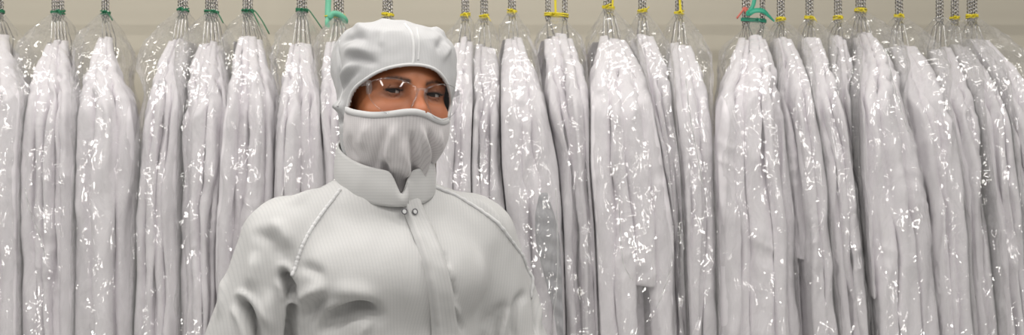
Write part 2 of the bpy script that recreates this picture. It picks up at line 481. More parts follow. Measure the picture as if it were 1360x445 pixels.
def coverall(parent, ol, zc, f0, f1, seed, ydep, wide, cuff_z, press, fine=True):
    """garment filling the slice f0..f1 of the bundle's width; its sleeves hang at front and back"""
    rs = np.random.RandomState(seed); so = seed_off(seed)
    ZB = 0.28 - RAIL_Z
    fm = 0.5 * (f0 + f1)
    def cx(z):
        l, r = ol.at(z); return l + (r - l) * fm
    def hw(z):
        l, r = ol.at(z); return 0.5 * (r - l) * (f1 - f0)
    # ---- body: thin yoke on the hanger, then trunk and legs
    nr, nc = (74, 44)
    zz = zc - (zc - ZB) * np.linspace(0, 1, nr) ** 1.25
    a = np.linspace(0, 2 * math.pi, nc, endpoint=False)
    t = np.clip((zc - zz) / 0.20, 0, 1)
    yh = 0.022 + (0.180 - 0.022) * (1 - (1 - t) ** 1.8)
    yh = yh + 0.012 * sstep(0.2, 0.6, zc - zz)
    ca, sa = np.cos(a), np.sin(a)
    y = yh[:, None] * np.sign(ca)[None, :] * np.abs(ca)[None, :] ** 0.8
    th = np.maximum(hw(zz) * 0.92, 0.006)
    x = th[:, None] * np.sign(sa)[None, :] * np.abs(sa)[None, :] ** 0.7
    rel = -y / 0.235
    V = np.stack([x + cx(zz)[:, None] * rel * np.clip(1.0, 0, 1) + (fm - 0.5) * 0.02, y, np.broadcast_to(zz[:, None], y.shape)], -1)
    base_amp = sstep(0.0, 0.10, zc - zz)[:, None]
    P = V * np.array([26, 16, 3.2]) + so
    n1 = pnoise(P)
    V[..., 0] += 0.006 * base_amp * n1 * np.sign(sa)[None, :]
    V[..., 1] += 0.010 * base_amp * pnoise(P * 1.3 + 9) * ca[None, :]
    V = press(V, 0.0018)
    mb = MB().add(V.reshape(-1, 3), grid_quads(nr, nc))
    body = mb.build('coverall', M['cloth'], parent)
    # ---- sleeves
    for side in (-1, 1):
        f = fine and side == -1
        nr, nc = (150, 36) if f else (40, 16)
        ze = cuff_z + rs.uniform(-0.02, 0.02) if side == -1 else cuff_z
        zt = zc - 0.004
        zz = np.linspace(zt, ze, nr)
        t = np.clip((zc - zz) / 0.23, 0, 1)
        yc = 0.022 + (ydep - 0.022) * (1 - (1 - t) ** 2.0)
        yc = yc - 0.012 * sstep(0.25, 0.6, zc - zz)
        hx = hw(zz) * wide
        hx = np.minimum(hx, 0.055)
        nz = np.stack([zz * 6, zz * 0 + seed * 0.71, zz * 0 + 3.3 * side], -1)
        hx = hx * (1 + 0.16 * pnoise(nz) * sstep(0.05, 0.2, zc - zz))
        lo_, hi_ = ol.at(zz); lo_ = lo_ - 0.004; hi_ = hi_ + 0.004
        if f0 < 0.01 or f1 > 0.99: hx = hx * 1.12
        hx = np.minimum(hx, 0.5 * (hi_ - lo_) * 0.98)
        hy = 0.014 + 0.032 * sstep(0.02, 0.2, zc - zz)
        end = np.clip((zz - ze) / 0.05, 0, 1)
        cuff = 0.80 + 0.20 * np.sqrt(end)
        a = np.linspace(0, 2 * math.pi, nc, endpoint=False); ca, sa = np.cos(a), np.sin(a)
        ek = rs.uniform(0.0, 1.0) ** 1.5
        cxx = np.clip(cx(zz), lo_ + hx, hi_ - hx) * (1 if side == -1 else -1)
        # flattened tube whose flat sides turn slowly on the way down
        sq = 0.78
        bx_ = np.sign(sa) * np.abs(sa) ** sq; by_ = np.sign(ca) * np.abs(ca) ** sq
        tw = 0.9 * pnoise(np.stack([zz * 3.2, zz * 0 + seed * 0.37, zz * 0 + side], -1)) * sstep(0.02, 0.2, zc - zz)
        X0 = (hx * cuff)[:, None] * bx_[None, :]; Y0 = (hy * cuff)[:, None] * by_[None, :]
        X = X0 * np.cos(tw)[:, None] - Y0 * np.sin(tw)[:, None] * 0.6
        X = cxx[:, None] + np.clip(X, -hx[:, None] * 1.04, hx[:, None] * 1.04)
        Y = side * yc[:, None] + X0 * np.sin(tw)[:, None] + Y0 * np.cos(tw)[:, None]
        skew = rs.uniform(-0.4, 0.4) * np.clip((ze + 0.10 - zz) / 0.10, 0, 1) ** 1.5
        V = np.stack([X, Y, zz[:, None] + skew[:, None] * (X - cxx[:, None])], -1)
        amp = sstep(0.0, 0.14, zc - zz)[:, None]
        P = V * np.array([40, 40, 2.4]) + so + 5
        n1 = pnoise(P)
        rid = 1 - 2 * np.abs(pnoise(V * np.array([30, 30, 3.0]) + so + 31))
        # slack cloth wrinkling across the elbow
        zel = zc - 0.36 + rs.uniform(-0.25, 0.20)
        elb = np.exp(-((zz - zel) / 0.09) ** 2)[:, None]
        D = V.copy(); D[..., 2] += 0.55 * (V[..., 0] - cxx[:, None]) * rs.choice([-1, 1])
        n3 = 1 - 2 * np.abs(pnoise(D * np.array([9, 9, 22]) + so + 77))
        n4 = pnoise(V * np.array([45, 45, 18]) + so + 3)
        disp = amp * (0.0066 * n1 + 0.0095 * (rid - 0.35) + 0.0022 * n4) + elb * 0.0055 * ek * n3
        disp = np.maximum(disp, -0.55 * np.minimum(hx, hy)[:, None])
        V[..., 0] += disp * sa[None, :]; V[..., 1] += disp * ca[None, :]
        wob = 0.004 * pnoise(np.stack([zz * 5, zz * 0 + seed, zz * 0 + side], -1))
        V[..., 0] += (wob * amp[:, 0])[:, None]
        V = press(V, 0.0018)
        # hem roll at the cuff and a recessed inside
        last = V[-1]; cen = last.mean(0)
        inner = cen + (last - cen) * 0.86; deep = inner.copy(); deep[:, 2] += 0.03; pin = cen + (deep - cen) * 0.1
        pin[:, 2] = deep[:, 2]
        VV = np.concatenate([V.reshape(-1, 3), inner, deep, pin])
        link_mesh('sleeve', VV, grid_quads(nr + 3, nc), M['cloth'], body)
    return body

def plastic_bag(parent, ol, zt, zc, seed, ml, mr, df, press):
    rs = np.random.RandomState(seed + 500); so = seed_off(seed + 500)
    ZB = 0.22 - RAIL_Z
    nr, nc = 260, 120
    zz = zt - (zt - ZB) * np.linspace(0, 1, nr) ** 1.55
    l, r = ol.at(zz)
    s = np.clip((zt - zz) / 0.14, 0, 1)
    bulge = np.exp(-((zz - (zc - 0.055)) / 0.055) ** 2)
    L = l - 0.012 - bulge * ml; R = r + 0.012 + bulge * mr
    k = sstep(-0.05, 1.0, s)
    # gathered tight under the tie
    g = 1 - (1 - np.clip((zt - zz) / 0.07, 0, 1)) ** 2.2
    L = -0.012 * (1 - g) + np.minimum(L, -0.010) * g
    R = 0.012 * (1 - g) + np.maximum(R, 0.010) * g
    yh = 0.010 + (0.287 - df - 0.010) * (1 - (1 - np.clip((zt - zz) / 0.20, 0, 1)) ** 1.8)
    a = np.linspace(0, 2 * math.pi, nc, endpoint=False); ca, sa = np.cos(a), np.sin(a)
    e = 0.62
    cu = np.sign(ca) * np.abs(ca) ** e; su = np.sign(sa) * np.abs(sa) ** e
    cen = 0.5 * (L + R); half = 0.5 * (R - L)
    Y = yh[:, None] * cu[None, :]
    rel = np.clip(-Y / 0.2, -1, 1)
    cneck = 0.25 * cen[:, None]
    X = cen[:, None] * np.where(rel > 0, 1, -1) * np.abs(rel) ** 0.6 + half[:, None] * su[None, :] * (0.85 + 0.15 * np.abs(rel))
    V = np.stack([X, Y, np.broadcast_to(zz[:, None], X.shape)], -1)
    nx, ny = sa[None, :], ca[None, :]
    amp = sstep(0.0, 0.06, zt - zz)[:, None]
    top = np.exp(-((zz - (zc - 0.03)) / 0.07) ** 2)[:, None]
    # long drape folds, crumple, and gather pleats below the tie
    d = 0.0045 * pnoise(V * np.array([20, 20, 4]) + so)
    d += 0.004 * (1 - 2 * np.abs(pnoise(V * np.array([24, 24, 9]) + so + 20)))
    d += 0.0022 * (1 - 2 * np.abs(pnoise(V * np.array([60, 60, 30]) + so + 40)))
    d += top * 0.007 * (1 - 2 * np.abs(pnoise(V * np.array([28, 28, 24]) + so + 60)))
    for sg in (-1, 1):           # diagonal drag creases
        Q = V.copy(); Q[..., 0] += sg * 0.45 * V[..., 2]
        d += 0.0034 * np.clip(1 - 3.2 * np.abs(pnoise(Q * np.array([17, 12, 4.5]) + so + 90 * sg)), -0.4, 1)
    d = d * amp
    pl = (1 - amp) * 0.0015 * np.sin(a * 17)[None, :]
    V[..., 0] += (d + pl) * nx; V[..., 1] += (d + pl) * ny
    V = press(V, 0.0012)
    return link_mesh('plastic_bag', V.reshape(-1, 3), grid_quads(nr, nc), M['film'], parent)

def twist_tie(parent, z, w, mat, seed, tails=0.03, dirs=(1,), name='twist_tie', hang=-1.0):
    rs = np.random.RandomState(seed + 900)
    mb = MB()
    for k in range(3):
        a = np.linspace(0, 2 * math.pi, 24, endpoint=False)
        zz = z + (k - 1) * 0.0028 + 0.0022 * np.sin(a + rs.uniform(0, 6))
        mb.add(*tube(np.stack([(w + 0.002) * np.cos(a), 0.0085 * np.sin(a), zz], -1), 0.0017, 6, closed=True))
    # knot and loose ends
    a = np.linspace(0, 2 * math.pi, 14, endpoint=False)
    kx = w * 0.3 * rs.uniform(-1, 1)
    mb.add(*tube(np.stack([kx + 0.004 * np.cos(a), -0.010 + 0.002 * np.sin(2 * a), z + 0.004 * np.sin(a)], -1), 0.0020, 6, closed=True))
    for dx in dirs:
        p = [(kx, -0.011, z), (kx + dx * tails * 0.35, -0.016, z + 0.004 + hang * 0.002),
             (kx + dx * tails * 0.75, -0.019, z + hang * tails * 0.45), (kx + dx * tails * (1.0 + 0.2 * rs.uniform()), -0.020, z + hang * tails * 1.1)]
        mb.add(*tube(resample(p, 12), 0.0016, 6))
    return mb.build(name, mat, parent)

def ribbon(parent, pts, w, mat, name='ribbon', nrm=(0, -1, 0.35)):
    """flat plastic ribbon strip following pts"""
    P = resample(pts, 40)
    T = np.gradient(P, axis=0); T /= np.linalg.norm(T, axis=1, keepdims=True)
    nn = np.array(nrm) / np.linalg.norm(nrm)
    S = np.cross(T, nn); S /= np.linalg.norm(S, axis=1, keepdims=True) + 1e-9
    Nn = np.cross(S, T)
    th = 0.0006
    wv = np.broadcast_to(np.asarray(w, float), (40,))[:, None]
    V = np.stack([P - S * wv - Nn * th, P + S * wv - Nn * th, P + S * wv + Nn * th, P - S * wv + Nn * th], 1)
    q = grid_quads(40, 4)
    q = np.concatenate([q, [(0, 1, 2, 3), (156, 159, 158, 157)]])
    return link_mesh(name, V.reshape(-1, 3), q, mat, parent)

GROUP = 'bagged garment bundles on the rail'
B = [
 # neck px, tie py, collar py, n, twin gap px, tie material, front depth offset, bag bulge l/r, rows, label
 dict(n=-2, tie=16, col=45, k=4, mat='green', df=0.00, ml=.01, mr=.015,
      rows=[(45, -12, 8), (90, -45, 22), (130, -55, 33), (220, -60, 27), (300, -60, 23), (445, -60, 24)],
      label='bagged white coverall bundle cut off by the left edge of the photo'),
 dict(n=77, tie=16, col=52, k=5, mat='green', df=0.00, ml=.012, mr=.022,
      rows=[(52, 63, 87), (90, 48, 93), (130, 36, 97), (220, 26, 97), (300, 25, 95), (445, 25, 94)],
      label='bagged bundle with bare hanger wires showing below a short green tie at far left'),
 dict(n=140, tie=17, col=46, k=3, mat='green', df=-.01, ml=.008, mr=.065, tails=.02,
      rows=[(46, 131, 146), (65, 127, 148), (90, 118, 155), (130, 103, 167), (220, 97, 175), (300, 95, 172), (445, 95, 170)],
      label='bagged bundle whose film flares far out to the right over bare beige wall'),
 dict(n=243, tie=13, col=50, k=4, mat='green', df=0.00, ml=.018, mr=.02, tails=.006,
      rows=[(50, 226, 246), (90, 208, 244), (130, 195, 240), (220, 178, 236), (300, 175, 234), (445, 172, 233)],
      label='bagged bundle just right of the bare wall gap, crumpled film at its slanted neck'),
 dict(n=281, tie=16, col=54, k=5, mat='green', df=-.005, ml=.012, mr=.008, tails=.028,
      rows=[(54, 266, 292), (90, 252, 297), (130, 243, 303), (220, 236, 294), (300, 235, 287), (445, 235, 282)],
      label='bagged bundle of many narrow folds with a stubby thick green tie'),
 dict(n=329, tie=15, col=46, k=4, mat='green', df=0.00, ml=.012, mr=.012, tails=.055, dirs=(1, .7),
      rows=[(46, 318, 344), (90, 310, 355), (130, 303, 362), (220, 295, 362), (300, 290, 358), (445, 285, 350)],
      label='bagged bundle whose dark green tie trails two long thin ends to the right'),
 dict(n=401, tie=14, col=54, k=4, mat='green', df=0.00, ml=.012, mr=.010, tails=.045,
      rows=[(54, 386, 411), (90, 380, 417), (130, 372, 425), (220, 365, 430), (300, 362, 432), (445, 360, 434)],
      label='bagged bundle above the person\'s right shoulder, green tie with one straight tail'),
 dict(n=450, tie=21, col=56, k=4, mat='yellow', df=0.02, ml=.004, mr=.01, tails=.028, dirs=(-1,), hang=-.1,
      rows=[(56, 434, 462), (90, 429, 470), (130, 426, 474), (220, 432, 480), (300, 432, 482), (445, 434, 484)],
      label='bagged bundle at the hood\'s left edge with a mint green ribbon looped on its neck'),
 dict(n=515, tie=20, col=52, k=4, mat='yellow', df=0.00, ml=.008, mr=.008, tails=.006,
      rows=[(52, 500, 530), (90, 492, 540), (130, 486, 550), (220, 484, 556), (300, 484, 560), (445, 486, 564)],
      label='bundle hidden behind the hood, only its hanger necks and yellow tie show'),
 dict(n=618, tie=20, col=50, k=3, mat='yellow', df=0.00, ml=.012, mr=.006, tails=.008,
      rows=[(50, 606, 628), (90, 596, 628), (130, 588, 630), (220, 582, 628), (300, 580, 630), (445, 580, 632)],
      label='bagged bundle directly right of the hood and safety glasses'),
 dict(n=643, tie=22, col=56, k=3, mat='yellow', df=-.005, ml=.004, mr=.006, tails=.014,
      rows=[(56, 632, 655), (90, 629, 662), (130, 629, 664), (220, 624, 667), (300, 626, 672), (445, 636, 684)],
      label='second bagged bundle to the right of the hood, yellow tie hanging low'),
 dict(n=680, tie=15, col=46, k=3, mat='yellow', df=-.03, ml=.006, mr=.010, tails=.008,
      rows=[(46, 672, 691), (90, 668, 706), (130, 664, 722), (220, 664, 742), (300, 676, 748), (445, 694, 752)],
      label='bagged bundle slanting from a pointed film neck toward the person\'s left shoulder'),
 dict(n=739, tie=20, col=44, k=4, twin=8, mat='yellow', df=0.01, ml=.008, mr=.012, tails=.012, dirs=(1, -1), hang=.2,
      rows=[(44, 724, 758), (90, 725, 772), (130, 726, 782), (220, 742, 786), (300, 748, 794), (445, 752, 800)],
      label='bagged bundle hung from two hanger necks joined by one yellow strip'),
 dict(n=808, tie=10, col=46, k=4, mat='yellow', df=-.035, ml=.014, mr=.010, tails=.008, hang=1.0, cuffs=(0, 0, 388, 0),
      rows=[(46, 799, 826), (90, 790, 852), (130, 785, 866), (220, 780, 882), (300, 786, 896), (445, 792, 902)],
      label='wide bulging bagged bundle left of two narrow ones, film creased across its sleeves'),
 dict(n=853, tie=15, col=44, k=3, mat='yellow', df=0.015, ml=.004, mr=.008, tails=.014, hang=.6,
      rows=[(44, 846, 866), (90, 850, 884), (130, 864, 894), (220, 880, 906), (300, 892, 912), (445, 898, 920)],
      label='narrow bagged bundle squeezed behind the wide bulging one, yellow tie kinked upward'),
 dict(n=902, tie=17, col=54, k=3, mat='yellow', df=-.01, ml=.006, mr=.010, tails=.005, vert=True,
      rows=[(54, 892, 916), (90, 890, 930), (130, 893, 939), (220, 901, 949), (300, 905, 954), (445, 908, 957)],
      label='slim bagged bundle beside a bare wall gap, yellow strip running up its neck'),
 dict(n=1001, tie=27, col=46, k=5, twin=7, mat='teal', df=-.02, ml=.034, mr=.008, tails=.004, 
      rows=[(46, 985, 1016), (90, 968, 1030), (130, 958, 1038), (220, 952, 1050), (300, 955, 1058), (445, 957, 1066)],
      label='broad bagged bundle with a teal ribbon and a red tie on its twin necks'),
 dict(n=1037, tie=26, col=50, k=3, mat='yellow', df=-.005, ml=.004, mr=.006, tails=.004, cuffs=(356, 0, 0),
      rows=[(50, 1028, 1050), (90, 1034, 1066), (130, 1040, 1078), (220, 1050, 1096), (300, 1058, 1102), (445, 1066, 1118)],
      label='bagged bundle right beside the teal ribbon, bright yellow tie knob on its neck'),
 dict(n=1075, tie=24, col=50, k=3, mat='yellow', df=-.01, ml=.004, mr=.006, tails=.012,
      rows=[(50, 1066, 1088), (90, 1068, 1098), (130, 1078, 1112), (220, 1096, 1128), (300, 1102, 1140), (445, 1116, 1154)],
      label='bagged bundle with a faint yellow tie under film, second right of the teal ribbon'),
 dict(n=1113, tie=24, col=48, k=3, mat='yellow', df=0.02, ml=.004, mr=.006, tails=.004,
      rows=[(48, 1104, 1124), (90, 1100, 1130), (130, 1112, 1138), (220, 1126, 1150), (300, 1138, 1160), (445, 1150, 1170)],
      label='thin bagged bundle mostly hidden behind the large pointed bundle on its right'),
 dict(n=1143, tie=14, col=44, k=4, mat='yellow', df=-.05, ml=.008, mr=.008, tails=.006, cuffs=(388, 0, 0, 0),
      rows=[(44, 1136, 1162), (90, 1136, 1188), (130, 1132, 1204), (220, 1127, 1226), (300, 1132, 1240), (445, 1146, 1252)],
      label='large smooth bagged bundle with a pointed top and a sleeve cuff showing low down'),
 dict(n=1194, tie=21, col=56, k=3, mat='yellow', df=-.01, ml=.006, mr=.010, tails=.006,
      rows=[(56, 1184, 1212), (90, 1192, 1236), (130, 1204, 1250), (220, 1226, 1276), (300, 1240, 1286), (445, 1252, 1296)],
      label='bagged bundle right of the large pointed one, white film glints under its yellow tie'),
 dict(n=1248, tie=22, col=60, k=3, mat='green', df=0.00, ml=.014, mr=.006, tails=.003, notie=True,
      rows=[(60, 1238, 1262), (90, 1242, 1276), (130, 1252, 1294), (220, 1276, 1312), (300, 1286, 1322), (445, 1296, 1332)],
      label='bagged bundle without any tie in view, bright crumpled film at its neck'),
 dict(n=1268, tie=24, col=56, k=3, mat='yellow', df=0.00, ml=.004, mr=.006, tails=.004,
      rows=[(56, 1258, 1282), (90, 1274, 1310), (130, 1292, 1332), (220, 1310, 1348), (300, 1320, 1360), (445, 1330, 1372)],
      label='bagged bundle second from the right end of the rail, faint low yellow tie'),
 dict(n=1291, tie=22, col=50, k=4, mat='yellow', df=0.00, ml=.004, mr=.012, tails=.010, hang=.3,
      rows=[(50, 1282, 1310), (90, 1304, 1346), (130, 1326, 1372), (220, 1346, 1402), (300, 1356, 1416), (445, 1368, 1426)],
      label='rightmost bagged bundle sloping off the right edge of the photo, bright yellow tie'),
]
OL = [Outline(b['rows'], b['n'], D_FRONT + b['df'], b['col']) for b in B]
XN = [xat(b['n'], D_NECK) for b in B]
def border(i, y, z):
    """where bundle i meets bundle i+1 (room x)"""
    mid = 0.5 * (XN[i] + XN[i + 1])
    fr = 0.5 * (XN[i] + OL[i].at(z)[1] + XN[i + 1] + OL[i + 1].at(z)[0])
    r = np.clip(-y / 0.16, -1, 1)
    return mid + (fr - mid) * np.where(r > 0, r, r * 0.3)
def presser(i):
    def press(V, inset):
        V = V.copy(); y, z = V[..., 1], V[..., 2]
        if i > 0: V[..., 0] = np.maximum(V[..., 0], border(i - 1, y, z) - XN[i] + inset)
        if i < len(B) - 1: V[..., 0] = np.minimum(V[..., 0], border(i, y, z) - XN[i] - inset)
        return V
    return press
for bi, b in enumerate(B):
    rs = np.random.RandomState(100 + bi)
    dfront = D_FRONT + b['df']
    root = empty('garment_bundle', (xat(b['n'], D_NECK), RAIL_Y, RAIL_Z), b['label'], 'garments', GROUP)
    ol = OL[bi]; press = presser(bi)
    zc = zat(b['col'], D_NECK - 0.03) - RAIL_Z
    zt = zat(b['tie'], D_NECK) - RAIL_Z
    k = b['k']
    w = rs.uniform(0.75, 1.3, k); e = np.concatenate([[0], np.cumsum(w / w.sum())])
    gap = b.get('twin', 0) / P_NECK
    pitch = 0.0062
    hx = []
    for i in range(k):
        o = (i - (k - 1) / 2) * pitch
        if gap: o += gap * (-1 if i < k / 2 else 1)
        hx.append(o)
    for i in range(k):
        l0, r0 = ol.at(zc)
        tip = zc - 0.115
        l1, r1 = ol.at(tip)
        hm = hanger_mesh(hx[i], zt - 0.014 - 0.002 * (i % 2), tip, rs, l0 + (r0 - l0) * (e[i] + e[i + 1]) / 2, zc, l1 + (r1 - l1) * (e[i] + e[i + 1]) / 2)
        hm.v = [press(v_, 0.0025) for v_ in hm.v]
        hm.build('hanger', M['wire'], root)
    for i in range(k):
        cpy = b.get('cuffs', [])
        cz = zat(cpy[i], dfront) - RAIL_Z if i < len(cpy) and cpy[i] else zc - 0.80 + rs.uniform(-0.06, 0.03)
        yd = 0.205 - b['df'] + rs.uniform(-0.034, 0.014)
        coverall(root, ol, zc + rs.uniform(-0.012, 0.004), e[i], e[i + 1], 1000 + bi * 20 + i, yd, rs.uniform(0.92, 1.18), cz, press)
    plastic_bag(root, ol, zt - 0.002, zc, bi, b['ml'], b['mr'], b['df'], press)
    hwid = max(abs(hx[0]), abs(hx[-1])) + 0.004
    if not b.get('notie'):
        twist_tie(root, zt, hwid, M[b['mat']], bi, b.get('tails', 0.01), b.get('dirs', (1,)), hang=b.get('hang', -1.0))
    if b.get('vert'):
        ribbon(root, [(0.003, -0.006, zt), (0.001, -0.007, zt + 0.03), (0.0, -0.007, zt + 0.06)], 0.003, M['yellow'], 'strip', (0, -1, 0))
    if b['n'] == 739:
        ribbon(root, [(-0.002, -0.006, zt), (-0.003, -0.007, zt + 0.03), (-0.003, -0.007, zt + 0.06)], 0.003, M['yellow'], 'strip', (0, -1, 0))
    if b['n'] == 808:
        ribbon(root, [(0.010, -0.006, zt), (0.011, -0.007, zt + 0.02), (0.012, -0.007, zt + 0.04)], 0.0025, M['yellow'], 'strip', (0, -1, 0))
    # highlights on the bag's seams, folds and creases, drawn as pale hazy tubes
    def glint_line(pts, dy=0.0):
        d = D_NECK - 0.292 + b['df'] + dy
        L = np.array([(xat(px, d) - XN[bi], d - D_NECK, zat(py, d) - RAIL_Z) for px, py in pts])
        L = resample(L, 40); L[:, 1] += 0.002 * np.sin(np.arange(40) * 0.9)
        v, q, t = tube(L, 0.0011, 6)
        link_mesh('bag_fold_glint', v, q, M['glint_line'], root, t)
    if b['n'] == 680:
        glint_line([(738, 250), (740, 300), (741, 345), (739, 388), (735, 420), (731, 470)])
        d = D_NECK - 0.262 + b['df']
        pts = [(722, 256, 5), (722, 264, 13), (724, 290, 16), (729, 330, 14), (735, 370, 11), (741, 410, 7), (744, 442, 5), (745, 462, 3)]
        L = resample(np.array([(xat(px, d) - XN[bi], d - D_NECK, zat(py, d) - RAIL_Z) for px, py, _w in pts]), 40)
        ww = np.interp(np.linspace(0, 1, 40), np.linspace(0, 1, 8), [w_ * d / F_PX for _a, _b, w_ in pts])
        aa = np.linspace(0, 2 * math.pi, 24, endpoint=False)
        V = np.stack([L[:, 0, None] + ww[:, None] * np.sin(aa), L[:, 1, None] - 0.010 * np.cos(aa) * (ww / ww.max())[:, None] + 0.002 * np.sin(5 * L[:, 2, None] * 30 + aa), np.broadcast_to(L[:, 2, None], (40, 24))], -1)
        V = np.concatenate([V[:1].mean(1, keepdims=True) + (V[:1] - V[:1].mean(1, keepdims=True)) * 0.05, V, V[-1:].mean(1, keepdims=True) + (V[-1:] - V[-1:].mean(1, keepdims=True)) * 0.05])
        link_mesh('folded_cuff', V.reshape(-1, 3), grid_quads(42, 24), M['greycloth'], root)['label'] = 'grey folded cuff'
    if b['n'] == 808:
        glint_line([(822, 262), (824, 310), (828, 350), (840, 372)])
        glint_line([(894, 300), (893, 345), (884, 378), (872, 410)])
    if b['n'] == 902:
        glint_line([(911, 105), (916, 150), (925, 200), (934, 250)])
    if b['n'] == 77:
        glint_line([(33, 250), (40, 280), (52, 310), (60, 340)])
    if b['n'] == 1143:
        glint_line([(1172, 60), (1178, 75), (1182, 92), (1192, 130), (1206, 175)])
    if b['n'] == 450:
        z1 = zat(24, D_NECK) - RAIL_Z
        ribbon(root, [(-0.024, -0.008, zt + 0.06), (-0.026, -0.012, zt + 0.02), (-0.024, -0.02, z1 - 0.004), (-0.012, -0.024, z1 + 0.008), (0.004, -0.022, z1 + 0.006), (0.018, -0.015, z1 - 0.006), (0.016, -0.008, z1 - 0.014)], 0.0075, M['mint'], nrm=(0.0, -1, -0.3))
        ribbon(root, [(-0.022, -0.016, z1 + 0.004), (-0.026, -0.022, z1 - 0.01), (-0.026, -0.022, z1 - 0.026)], 0.006, M['mint'], nrm=(0.2, -1, 0))
    if b['n'] == 1001:
        z1 = zat(18, D_NECK) - RAIL_Z
        ribbon(root, [(0.004, -0.010, z1 + 0.06), (-0.004, -0.014, z1 + 0.02), (-0.018, -0.018, z1 - 0.004), (-0.004, -0.024, z1 + 0.004), (0.018, -0.024, z1 + 0.004), (0.034, -0.020, z1 - 0.008), (0.050, -0.014, z1 - 0.022)], np.concatenate([np.full(16, 0.005), np.full(12, 0.007), np.linspace(0.007, 0.002, 12)]), M['teal'], nrm=(0, -1, 0.5))
        twist = MB()
        zr = zat(14, D_NECK) - RAIL_Z
        for pts in ([(-0.014, -0.010, zr - 0.006), (-0.022, -0.012, zr + 0.004), (-0.030, -0.012, zr)], [(-0.026, -0.012, zr + 0.005), (-0.034, -0.014, zr - 0.006), (-0.046, -0.014, zr - 0.022)], [(-0.030, -0.012, zr + 0.006), (-0.022, -0.013, zr - 0.008), (-0.024, -0.012, zr + 0.008)]):
            twist.add(*tube(resample(pts, 10), 0.0026, 6))
        twist.build('red_tie', M['red'], root)['label'] = 'red tie'

# ------------------------------------------------------------------ signed distance modelling
def sd_caps(p, a, b, ra, rb):
    a = np.array(a); b = np.array(b); ba = b - a
    h = np.clip(((p - a) @ ba) / (ba @ ba), 0, 1)
    return np.linalg.norm(p - a - h[..., None] * ba, axis=-1) - (ra + (rb - ra) * h)
def sd_ell(p, c, r, e=2.0):
    q = (p - np.array(c)) / np.array(r)
    if e == 2.0:
        k = np.linalg.norm(q, axis=-1)
        k2 = np.linalg.norm(q / np.array(r), axis=-1) + 1e-9
        return k * (k - 1.0) / k2
    k = (np.abs(q) ** e).sum(-1) ** (1 / e)
    return (k - 1.0) * min(r) * 1.0
def smin(a, b, k):
    h = np.clip(0.5 + 0.5 * (b - a) / k, 0, 1)
    return b * (1 - h) + a * h - k * h * (1 - h)
def smax(a, b, k): return -smin(-a, -b, k)

def surface_nets(f, lo, hi, h):
    lo = np.array(lo, float); hi = np.array(hi, float)
    n = np.ceil((hi - lo) / h).astype(int) + 1
    ax = [lo[i] + h * np.arange(n[i]) for i in range(3)]
    D = np.empty(n, np.float32)
    for i in range(n[0]):
        G = np.stack(np.meshgrid([ax[0][i]], ax[1], ax[2], indexing='ij'), -1)
        D[i] = f(G.reshape(-1, 3)).reshape(n[1], n[2])
    S = D < 0
    c = n - 1
    corner = [(i, j, k) for i in (0, 1) for j in (0, 1) for k in (0, 1)]
    cnt = np.zeros(c, np.int8)
    for i, j, k in corner:
        cnt += S[i:i + c[0], j:j + c[1], k:k + c[2]]
    act = (cnt > 0) & (cnt < 8)
    idx = -np.ones(c, np.int64)
    I = np.argwhere(act); idx[act] = np.arange(len(I))
    acc = np.zeros((len(I), 3)); w = np.zeros(len(I))
    for a in corner:
        for d in range(3):
            if a[d]: continue
            b2 = list(a); b2[d] = 1
            va = D[I[:, 0] + a[0], I[:, 1] + a[1], I[:, 2] + a[2]]; vb = D[I[:, 0] + b2[0], I[:, 1] + b2[1], I[:, 2] + b2[2]]
            m = (va < 0) != (vb < 0)
            t = np.where(m, va / np.where(m, va - vb, 1), 0)
            pt = np.tile(np.array(a, float), (len(I), 1)); pt[:, d] = t
            acc += pt * m[:, None]; w += m
    V = lo + h * (I + acc / w[:, None])
    Q = []
    for d in range(3):
        u, v = (d + 1) % 3, (d + 2) % 3
        sl0 = [slice(None)] * 3; sl1 = [slice(None)] * 3
        sl0[d] = slice(0, n[d] - 1); sl1[d] = slice(1, n[d])
        A, Bm = S[tuple(sl0)], S[tuple(sl1)]
        X = np.argwhere(A != Bm)
        X = X[(X[:, u] > 0) & (X[:, v] > 0) & (X[:, u] < n[u] - 1) & (X[:, v] < n[v] - 1)]
        inside = A[tuple(X.T)]
        def cid(du, dv):
            Y = X.copy(); Y[:, u] += du; Y[:, v] += dv
            return idx[tuple(Y.T)]
        q = np.stack([cid(-1, -1), cid(0, -1), cid(0, 0), cid(-1, 0)], -1)
        q[~inside] = q[~inside][:, ::-1]
        Q.append(q)
    return V, np.concatenate(Q)

def sdf_normal(f, p, h=0.002):
    g = np.stack([f(p + np.eye(3)[i] * h) - f(p - np.eye(3)[i] * h) for i in range(3)], -1)
    return g / (np.linalg.norm(g, axis=-1, keepdims=True) + 1e-9)

